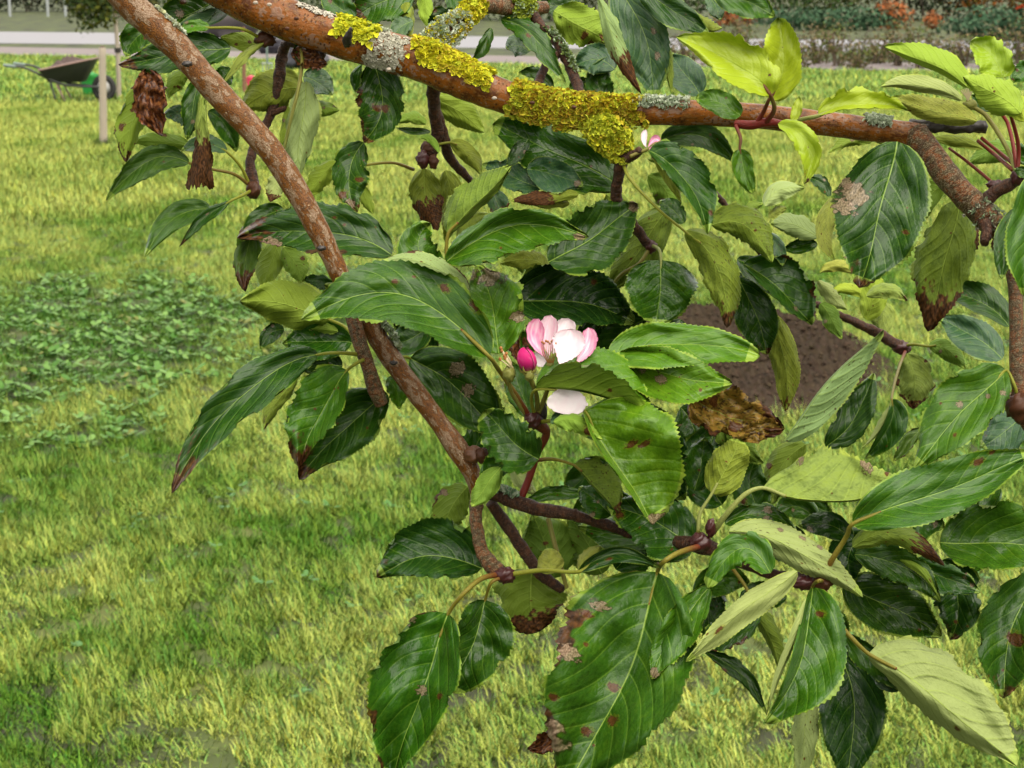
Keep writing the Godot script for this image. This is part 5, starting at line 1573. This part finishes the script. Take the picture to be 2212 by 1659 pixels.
	rng.seed = 5
	for i in 900:
		var a := rng.randf() * TAU
		var r := sqrt(rng.randf())
		var x := cos(a) * r * 0.52
		var z := sin(a) * r * 1.1
		var s := rng.randf_range(0.004, 0.016)
		var c := Vector3(x, hgt.call(x, z) + s * 0.3, z)
		st.set_color(Color(0.05, 0.036, 0.025) * rng.randf_range(0.7, 1.25))
		var q := []
		for k in 6:
			q.append(c + [Vector3.RIGHT, Vector3.FORWARD, Vector3.LEFT, Vector3.BACK, Vector3.UP * 0.8, Vector3.DOWN][k] * s * rng.randf_range(0.6, 1.3))
		for k in 4:
			for p in [q[k], q[4], q[(k + 1) % 4], q[k], q[(k + 1) % 4], q[5]]:
				st.add_vertex(p)
	st.generate_normals()
	var cr := put("soil_crumbs", st.commit(), earth, soil)
	cr.set_meta("kind", "stuff")

func strip(called: String, corners: Array, y: float, m: Material) -> void:
	var st := begin()
	var q := []
	for c in corners:
		var p := on_ground(c[0], c[1])
		q.append(Vector3(p.x, y, p.z))
	for k in [0, 1, 2, 0, 2, 3]:
		st.set_normal(Vector3.UP)
		st.add_vertex(q[k])
	structure(called, st.commit(), m)

func foliage(size: Vector3, count: int, leaf_size: float, tones: Array, s: int, hollow := 0.45, clump := 1.4) -> ArrayMesh:
	rng.seed = s
	var n := noise(s, 1.0)
	var verts := PackedVector3Array()
	var norms := PackedVector3Array()
	var cols := PackedColorArray()
	var idx := PackedInt32Array()
	for i in count:
		var d := Vector3(rng.randfn(), rng.randfn(), rng.randfn()).normalized()
		var r := lerpf(hollow, 1.0, sqrt(rng.randf()))
		r *= 1.0 + 0.38 * n.get_noise_3dv(d * clump) * 1.6
		if n.get_noise_3dv(d * r * 3.2 + Vector3(9, 9, 9)) < -0.22:
			continue
		var c := d * r * size
		var out := (d + Vector3(rng.randf() - 0.5, rng.randf() * 0.8 - 0.1, rng.randf() - 0.5) * 1.6).normalized()
		var u := out.cross(Vector3(rng.randf() - 0.5, rng.randf() - 0.5, rng.randf() - 0.5)).normalized() * leaf_size * rng.randf_range(0.6, 1.3)
		var v := out.cross(u) * 0.55
		var tone: Color = tones[rng.randi() % tones.size()]
		var t := rng.randf_range(0.7, 1.3)
		var k := verts.size()
		for p in [c - u, c + v, c + u, c - v]:
			verts.append(p)
			norms.append(out)
			cols.append(Color(tone.r * t, tone.g * t, tone.b * t))
		idx.append_array([k, k + 1, k + 2, k, k + 2, k + 3])
	return made(verts, norms, PackedVector2Array(), cols, idx)

func bush(called: String, label: String, category: String, at_: Vector3, size: Vector3, count: int, leaf_size: float, tones: Array, s: int, group := "") -> Node3D:
	var o := thing(called, label, category, at_, 0.0, group)
	var f := put("foliage", foliage(size, count, leaf_size, tones, s), M.foliage, o)
	f.position.y = size.y * 0.9
	f.set_meta("kind", "stuff")
	rng.seed = s
	for k in 3:
		var a := TAU * k / 3.0 + rng.randf()
		put("stem", rod([Vector3(cos(a) * 0.05, -0.05, sin(a) * 0.05), Vector3(cos(a) * size.x * 0.25, size.y * 0.7, sin(a) * size.z * 0.25), Vector3(cos(a) * size.x * 0.45, size.y * 1.3, sin(a) * size.z * 0.45)], [0.03, 0.025, 0.008], 6, 0.0, 1, 1.0, 1.0, 4), M.wood, o)
	return o

func make_background() -> void:
	M.foliage = tinted(0.7, 0.3)
	M.foliage.metallic_specular = 0.2
	M.wood = matte(srgb(0.13, 0.10, 0.075), 0.85)
	M.pale_wood = matte(srgb(0.36, 0.31, 0.25), 0.85)
	M.metal = matte(srgb(0.34, 0.37, 0.38), 0.5)
	# the wet paths
	var asphalt := matte(srgb(0.24, 0.24, 0.26), 0.8, 0.2)
	var gravel := matte(srgb(0.19, 0.165, 0.165), 0.8, 0.2)
	strip("road", [[-900, 60], [3200, 100], [3200, 125], [-900, 85]], 0.006, asphalt)
	strip("path", [[-900, 86], [3200, 158], [3200, 176], [-900, 104]], 0.006, gravel)
	# long grass on the verge beyond the road
	# hedge and fence at the back
	var dark := [Color(0.014, 0.024, 0.012), Color(0.022, 0.036, 0.014), Color(0.03, 0.028, 0.016)]
	var green := [Color(0.035, 0.075, 0.018), Color(0.06, 0.10, 0.025), Color(0.03, 0.055, 0.02)]
	var olive := [Color(0.07, 0.085, 0.022), Color(0.10, 0.10, 0.025), Color(0.04, 0.06, 0.02)]
	var blue := [Color(0.045, 0.095, 0.05), Color(0.06, 0.11, 0.06), Color(0.03, 0.07, 0.035)]
	var rust := [Color(0.30, 0.085, 0.025), Color(0.24, 0.10, 0.04), Color(0.33, 0.13, 0.05)]
	var gold := [Color(0.25, 0.14, 0.025), Color(0.12, 0.10, 0.02), Color(0.30, 0.10, 0.02)]
	var rows := [
		["dark hedge bush behind the wire fence, farthest left", dark, -40, 25, 2.4], ["dark hedge bush behind the second fence post", dark, 60, 25, 2.3], ["dark hedge bush behind the third fence post", dark, 170, 25, 2.3],
		["dull green bush right of the fence", olive, 290, 30, 2.2], ["dark bush behind the thick branch", green, 430, 34, 2.3], ["olive bush behind the thick branch", olive, 570, 36, 2.4], ["green bush hidden by apple leaves", green, 730, 38, 2.4],
		["olive bush above the lichen", olive, 880, 40, 2.4], ["dark bush behind the apple leaves at centre top", dark, 1030, 42, 2.4], ["green bush at the back, left of the young leaves", green, 1190, 45, 2.4], ["olive bush at the back above the gray leaf", olive, 1350, 48, 2.4],
		["dark green bush left of the upright young leaf", green, 1500, 50, 2.4], ["deep green bush right of the upright young leaf", green, 1690, 48, 2.3], ["olive green bush behind the blue green shrub", olive, 1800, 42, 2.4], ["dark bush between the two rusty bushes", dark, 2000, 44, 2.3], ["golden brown autumn bush at the far right", gold, 2130, 44, 2.3], ["golden autumn bush beyond the right edge", gold, 2260, 46, 2.4], ["dark bush at the right end of the hedge", dark, 2400, 48, 2.4]]
	var s := 200
	for r in rows:
		s += 1
		bush("hedge_bush", r[0], "bush", on_ground(r[2], r[3]), Vector3(2.6, r[4], 1.5), 5200, 0.085, r[1], s, "bushes of the hedge at the back")
	bush("rusty_bush", "small rusty orange bush at the upper right", "bush", on_ground(1930, 62), Vector3(0.62, 0.50, 0.5), 1300, 0.06, rust, 301)
	bush("rusty_bush", "tiny rusty orange bush right of the larger one", "bush", on_ground(2015, 62), Vector3(0.30, 0.28, 0.3), 500, 0.06, rust, 302)
	bush("rusty_bush", "rusty orange bush above the large young leaf", "bush", on_ground(1590, 56), Vector3(0.8, 0.42, 0.4), 900, 0.06, rust, 303)
	bush("rusty_bush", "red bush at the right edge", "bush", on_ground(2206, 48), Vector3(0.35, 0.35, 0.3), 500, 0.06, [Color(0.35, 0.05, 0.02)], 304)
	bush("low_shrub", "low blue green shrub right of the upright young leaf", "shrub", on_ground(1800, 66), Vector3(2.2, 0.40, 0.7), 2800, 0.07, blue, 305)
	bush("low_shrub", "low blue green shrub at the right edge above the lime leaf", "shrub", on_ground(2160, 88), Vector3(1.6, 0.45, 0.7), 2600, 0.07, blue, 306)
	# withered plants in the bed between road and path
	var wither := [Color(0.13, 0.10, 0.055), Color(0.10, 0.11, 0.03), Color(0.07, 0.10, 0.025), Color(0.17, 0.13, 0.07)]
	var k := 0
	for x in [1480, 1545, 1600, 1655, 1720, 1765, 1805, 1850, 1895, 1940, 1985, 2030, 2080, 2140, 2200]:
		k += 1
		var w := bush("withered_plant", "withered brown plant in the bed between road and path", "plant", on_ground(x, 138 + (k % 3) * 5), Vector3(0.36, 0.26 + 0.07 * (k % 4), 0.25), 700, 0.035, wither, 400 + k, "withered plants in the bed")
		rng.seed = 900 + k
		for j in 5:
			var a := rng.randf() * TAU
			put("stem", rod([Vector3.ZERO, Vector3(cos(a) * 0.08, 0.3, sin(a) * 0.08), Vector3(cos(a) * 0.2, rng.randf_range(0.45, 0.7), sin(a) * 0.2)], [0.008, 0.007, 0.003], 5, 0.0, 1, 1.0, 1.0, 3), M.wood, w)
	# fence posts
	k = 0
	for x in [22, 104, 142]:
		k += 1
		var p := on_ground(x, 36)
		var t := thing("fence_post", ["gray metal fence post farthest left", "gray metal fence post, middle of three", "gray metal fence post nearest the young tree"][k - 1], "fence post", p, 0.0, "gray posts before the dark hedge")
		var h := 1.9
		put("shaft", rod([Vector3(0, -0.1, 0), Vector3(0, h, 0)], [0.055, 0.055], 10), M.metal, t)
		put("cap", rod([Vector3(0, h, 0), Vector3(0, h + 0.05, 0)], [0.07, 0.05], 10), M.metal, t)
	# stake
	var sp := on_ground(224, 316)
	var stake := thing("wooden_stake", "weathered gray wooden stake standing in the lawn by the wheelbarrow", "stake", sp)
	var top := over(221, 103, sp) - sp
	put("shaft", rod([top * -0.08, top * 0.4, top], [0.040, 0.037, 0.034], 12, 0.12, 4, 14.0, 1.0, 6), M.pale_wood, stake)
	put("cut_top", rod([top, top * 1.012], [0.03, 0.024], 12), M.wood, stake)
	var tuft := []
	var tuft_tone := []
	rng.seed = 61
	for i in 40:
		var a := rng.randf() * TAU
		tuft.append(Transform3D(Basis(Vector3.UP, a).scaled(Vector3(1.2, 2.4, 1.2)), sp + Vector3(cos(a), 0, sin(a)) * rng.randf_range(0.03, 0.16)))
		tuft_tone.append(Color(0.05, 0.12, 0.02))
	sown("grass_tuft", "longer dark grass round the foot of the wooden stake", "grass", blades(22, 0.03, Vector2(0.02, 0.06), 0.002, 16), tinted(0.5, 0.5), tuft, tuft_tone)
	# the young tree with its stake
	var tp := on_ground(256, 214)
	var yt := thing("young_tree", "young slender tree with a small dark crown right of the wheelbarrow", "tree", tp)
	put("trunk", rod([Vector3(0, -0.1, 0), Vector3(0.02, 0.6, 0), Vector3(0, 1.2, 0), Vector3(-0.03, 2.0, 0), Vector3(-0.02, 2.7, 0)], [0.035, 0.03, 0.026, 0.02, 0.008], 10, 0.1, 8, 12.0, 1.0, 5), M.pale_wood, yt)
	for j in 6:
		var a := j * 1.1
		var y := 1.05 + j * 0.2
		put("limb", rod([Vector3(0, y, 0), Vector3(cos(a) * 0.25, y + 0.14, sin(a) * 0.25), Vector3(cos(a) * 0.5, y + 0.3, sin(a) * 0.5)], [0.013, 0.01, 0.005], 6, 0.0, 1, 1.0, 1.0, 3), M.wood, yt)
	var cr := put("crown", foliage(Vector3(0.46, 0.50, 0.42), 2400, 0.04, [Color(0.035, 0.06, 0.018), Color(0.055, 0.08, 0.022), Color(0.10, 0.11, 0.02)], 77, 0.15, 2.2), M.foliage, yt)
	cr.position = Vector3(-0.26, 1.42, 0)
	cr.set_meta("kind", "stuff")
	put("tree_tie", rod([Vector3(0.02, 0.62, 0), Vector3(0.02, 0.67, 0)], [0.045, 0.045], 10), M.black, yt)
	make_barrow()
	# further things on the lawn
	var bp := on_ground(528, 208)
	var tip := over(526, 60, bp) - bp
	var bs := thing("brown_stake", "thin reddish brown stake on the lawn seen between the two branches", "stake", bp)
	put("shaft", rod([tip * -0.08, tip], [0.028, 0.026], 10, 0.1, 5, 20.0, 1.0, 6), matte(srgb(0.20, 0.10, 0.06), 0.8), bs)
	var rb := thing("pink_bucket", "small bright pink bucket on the grass behind the brown stake", "bucket", on_ground(543, 192))
	put("pail", rod([Vector3(0, 0, 0), Vector3(0, 0.02, 0), Vector3(0, 0.15, 0)], [0.05, 0.055, 0.075], 18), matte(srgb(0.60, 0.05, 0.10), 0.4), rb)
	put("rim", rod([Vector3(0, 0.15, 0), Vector3(0, 0.165, 0)], [0.08, 0.08], 18), matte(srgb(0.60, 0.05, 0.10), 0.4), rb)
	var gp := thing("garden_fork", "gray green garden fork standing upright in the lawn", "garden tool", on_ground(578, 160))
	put("shaft", rod([Vector3(0, 0.18, 0), Vector3(0, 0.80, 0)], [0.017, 0.017], 8), matte(srgb(0.16, 0.22, 0.20), 0.6), gp)
	put("handle", rod([Vector3(-0.07, 0.82, 0), Vector3(0.07, 0.82, 0)], [0.018, 0.018], 8), matte(srgb(0.05, 0.09, 0.08), 0.6), gp)
	for j in 4:
		put("tine", rod([Vector3((j - 1.5) * 0.05, 0.18, 0), Vector3((j - 1.5) * 0.05, -0.05, 0)], [0.008, 0.005], 6), M.metal, gp)
	put("head", rod([Vector3(-0.09, 0.18, 0), Vector3(0.09, 0.18, 0)], [0.012, 0.012], 6), M.metal, gp)
	heap("dark_sack", "dark gray sack lying on the lawn under the dead brown leaf", on_ground(660, 152), Vector3(0.36, 0.24, 0.25), Color(0.03, 0.03, 0.04), 51)
	heap("dark_sack", "dark gray sack farther back, behind the twig", on_ground(600, 116), Vector3(0.42, 0.28, 0.3), Color(0.05, 0.05, 0.065), 52)
	heap("dark_sack", "dark covered heap behind the thick branch", on_ground(500, 82), Vector3(0.8, 0.62, 0.5), Color(0.06, 0.05, 0.05), 53)

func heap(called: String, label: String, p: Vector3, size: Vector3, c: Color, s: int) -> void:
	var o := thing(called, label, "sack", p)
	var n := noise(s, 1.3)
	var sm := SphereMesh.new()
	sm.radius = 1.0
	sm.height = 2.0
	sm.radial_segments = 36
	sm.rings = 20
	var a := sm.get_mesh_arrays()
	var v: PackedVector3Array = a[Mesh.ARRAY_VERTEX]
	var st := begin()
	for i in a[Mesh.ARRAY_INDEX]:
		var q: Vector3 = v[i]
		q *= 1.0 + 0.4 * n.get_noise_3dv(q)
		st.set_smooth_group(0)
		st.add_vertex(Vector3(q.x * size.x, maxf(q.y * size.y + size.y * 0.8, -0.03), q.z * size.z))
	st.generate_normals()
	put("body", st.commit(), matte(c.linear_to_srgb(), 0.5), o)
	put("tied_neck", rod([Vector3(size.x * 0.5, size.y * 1.4, 0), Vector3(size.x * 0.7, size.y * 1.75, 0.02), Vector3(size.x * 0.85, size.y * 1.8, 0.05)], [size.y * 0.2, size.y * 0.1, size.y * 0.24], 12, 0.4, s, 40.0, 1.0, 4), matte(c.linear_to_srgb(), 0.5), o)

func make_barrow() -> void:
	var o := thing("wheelbarrow", "dark metal wheelbarrow filled with soil, its handles to the left", "wheelbarrow", on_ground(146, 219), 0.0)
	o.scale = Vector3(0.87, 0.95, 0.9)
	var steel := matte(srgb(0.045, 0.05, 0.045), 0.55)
	var rim := matte(srgb(0.26, 0.17, 0.15), 0.5)
	# x runs from the handles (left) to the wheel (right)
	var lo := [Vector3(-0.22, 0.27, -0.20), Vector3(0.26, 0.27, -0.17), Vector3(0.26, 0.27, 0.17), Vector3(-0.22, 0.27, 0.20)]
	var hi := [Vector3(-0.33, 0.44, -0.33), Vector3(0.44, 0.585, -0.30), Vector3(0.44, 0.585, 0.30), Vector3(-0.33, 0.44, 0.33)]
	var st := begin()
	for k in 4:
		var j := (k + 1) % 4
		for p in [lo[k], hi[k], lo[j], lo[j], hi[k], hi[j]]:
			st.add_vertex(p)
		for p in [lo[k], lo[j], hi[k], lo[j], hi[j], hi[k]]:
			st.add_vertex(p * 0.985 + Vector3(0, 0.006, 0))
	for p in [lo[0], lo[1], lo[2], lo[0], lo[2], lo[3]]:
		st.add_vertex(p)
	st.generate_normals()
	put("tray", st.commit(), steel, o)
	for k in 4:
		put("tray_rim", rod([hi[k], hi[(k + 1) % 4]], [0.014, 0.014], 8), rim, o)
	# soil
	var n := noise(15, 3.0)
	st = begin()
	for i in 20:
		for j in 20:
			var q := []
			for d in [[0, 0], [1, 0], [1, 1], [0, 1]]:
				var u: float = (i + d[0]) / 20.0
				var v: float = (j + d[1]) / 20.0
				var e := minf(minf(u, 1 - u), minf(v, 1 - v)) * 2.0
				q.append(Vector3(lerpf(-0.30, 0.41, u), lerpf(0.43, 0.56, u) + 0.13 * sqrt(e) * (0.75 + n.get_noise_2d(u * 1.5, v * 1.5)) * sin(PI * clampf(u * 1.1, 0, 1)), lerpf(-0.28, 0.28, v)))
			for kk in [0, 1, 2, 0, 2, 3]:
				st.set_smooth_group(0)
				st.add_vertex(q[kk])
	st.generate_normals()
	put("soil_load", st.commit(), matte(srgb(0.075, 0.05, 0.045), 0.9), o)
	for s in [-1, 1]:
		var z: float = 0.20 * s
		put("handle_bar", rod([Vector3(-0.80, 0.50, z * 1.35), Vector3(-0.55, 0.47, z * 1.3), Vector3(-0.30, 0.36, z * 1.15), Vector3(0.0, 0.24, z * 0.9), Vector3(0.50, 0.20, z * 0.35)], [0.017, 0.017, 0.017, 0.017, 0.015], 8, 0.0, 1, 1.0, 1.0, 5), steel, o)
		put("grip", rod([Vector3(-0.86, 0.507, z * 1.36), Vector3(-0.68, 0.487, z * 1.33)], [0.022, 0.022], 10), matte(srgb(0.16, 0.21, 0.20), 0.6), o)
		put("leg", rod([Vector3(-0.20, 0.30, z), Vector3(-0.15, 0.12, z * 1.05), Vector3(-0.12, 0.0, z * 1.05)], [0.016, 0.016, 0.016], 8, 0.0, 1, 1.0, 1.0, 3), steel, o)
		put("leg", rod([Vector3(-0.10, 0.24, z), Vector3(0.02, 0.0, z * 1.05)], [0.013, 0.013], 8), rim, o)
		put("leg_brace", rod([Vector3(-0.12, 0.01, z * 1.05), Vector3(0.02, 0.01, z * 1.05)], [0.012, 0.012], 8), steel, o)
	var w := put("wheel", lathe_tyre(0.185, 0.055), matte(srgb(0.02, 0.02, 0.02), 0.8), o)
	w.position = Vector3(0.56, 0.185, 0)
	put("wheel_hub", rod([Vector3(0, 0, -0.045), Vector3(0, 0, 0.045)], [0.10, 0.10], 20), matte(srgb(0.38, 0.38, 0.37), 0.5), w)
	put("axle", rod([Vector3(0, 0, -0.09), Vector3(0, 0, 0.09)], [0.018, 0.018], 10), M.black, w)
	var g := thing("green_tub", "bright green plastic tub standing behind the wheelbarrow", "tub", on_ground(197, 205))
	var gm := matte(srgb(0.01, 0.25, 0.03), 0.45)
	put("tub_body", rod([Vector3(0, 0, 0), Vector3(0, 0.02, 0), Vector3(0, 0.24, 0)], [0.10, 0.11, 0.14], 20), gm, g)
	put("rim", rod([Vector3(0, 0.24, 0), Vector3(0, 0.26, 0)], [0.15, 0.15], 20), gm, g)

func lathe_tyre(r: float, w: float) -> ArrayMesh:
	var t := TorusMesh.new()
	t.inner_radius = r - w * 1.5
	t.outer_radius = r
	t.rings = 32
	t.ring_segments = 14
	var a := t.get_mesh_arrays()
	var v: PackedVector3Array = a[Mesh.ARRAY_VERTEX]
	var n: PackedVector3Array = a[Mesh.ARRAY_NORMAL]
	var b := Basis(Vector3.RIGHT, PI / 2)
	for i in v.size():
		v[i] = b * v[i]
		n[i] = b * n[i]
	return made(v, n, PackedVector2Array(), PackedColorArray(), a[Mesh.ARRAY_INDEX])

func make_drop() -> void:
	var d := thing("water_drop", "clear water drop hanging from the tip of the brown edged leaf at upper left", "water drop", at(275, 343, deep(0.444)))
	var m := StandardMaterial3D.new()
	m.albedo_color = Color(1, 1, 1, 0.05)
	m.refraction_enabled = true
	m.refraction_scale = 0.033
	m.transparency = BaseMaterial3D.TRANSPARENCY_ALPHA
	m.roughness = 0.02
	put("drop", rod([Vector3(0, 0.0022, 0), Vector3(0, 0.0012, 0), Vector3(0, 0, 0), Vector3(0, -0.0012, 0), Vector3(0, -0.0019, 0)], [0.0004, 0.0010, 0.0014, 0.0012, 0.0005], 16, 0.0, 1, 1.0, 1.0, 4), m, d)

func _ready() -> void:
	# camera
	var cam := Camera3D.new()
	cam.name = "camera"
	cam.position = EYE
	cam.rotation_degrees = Vector3(-PITCH, 0, 0)
	cam.fov = 23.43
	cam.near = 0.02
	cam.far = 600.0
	add_child(cam)
	cam.current = true
	# sky: an even gray cover
	var e := Environment.new()
	var sky := Sky.new()
	var sm := ProceduralSkyMaterial.new()
	sm.sky_top_color = Color(1.0, 0.99, 0.965)
	sm.sky_horizon_color = Color(0.72, 0.73, 0.74)
	sm.ground_bottom_color = Color(0.30, 0.33, 0.22)
	sm.ground_horizon_color = Color(0.45, 0.48, 0.38)
	sm.sky_curve = 0.5
	sm.sky_energy_multiplier = 0.85
	sky.sky_material = sm
	e.background_mode = Environment.BG_SKY
	e.sky = sky
	e.tonemap_mode = Environment.TONE_MAPPER_LINEAR
	e.tonemap_exposure = 3.1
	e.sdfgi_enabled = true
	e.ssao_enabled = true
	e.ssil_enabled = true
	var attr := CameraAttributesPhysical.new()
	attr.frustum_focal_length = 57.9
	attr.frustum_focus_distance = 0.99
	attr.exposure_aperture = 38.0
	var we := WorldEnvironment.new()
	we.name = "world_environment"
	we.environment = e
	we.camera_attributes = attr
	add_child(we)
	var sun := DirectionalLight3D.new()
	sun.name = "sun"
	sun.light_energy = 0.5
	sun.light_color = Color(1.0, 0.97, 0.92)
	sun.light_angular_distance = 70.0
	sun.rotation_degrees = Vector3(-66, 40, 0)
	sun.shadow_enabled = true
	add_child(sun)
	M.black = matte(srgb(0.018, 0.013, 0.011), 0.45)
	make_lawn()
	make_background()
	# the tree
	tree = thing("apple_tree", "apple tree close in front, with wet leaves, lichen on its branches and a pink blossom", "tree")
	make_barks()
	M.stamen = matte(srgb(0.36, 0.17, 0.04), 0.6)
	M.stamen_pale = matte(srgb(0.60, 0.50, 0.30), 0.6)
	M.anther = matte(srgb(0.33, 0.13, 0.03), 0.7)
	make_wood()
	rng.seed = 99
	make_lichen()
	make_layers()
	for tall in [2048, 2048, 2048, 1152]:
		new_sheet(tall)
	make_leaves()
	finish_leaf_materials()
	make_blossom()
	make_dead_flower()
	make_drop()
	print("leaves %d, places used %s" % [leaf_count, str(slots)])
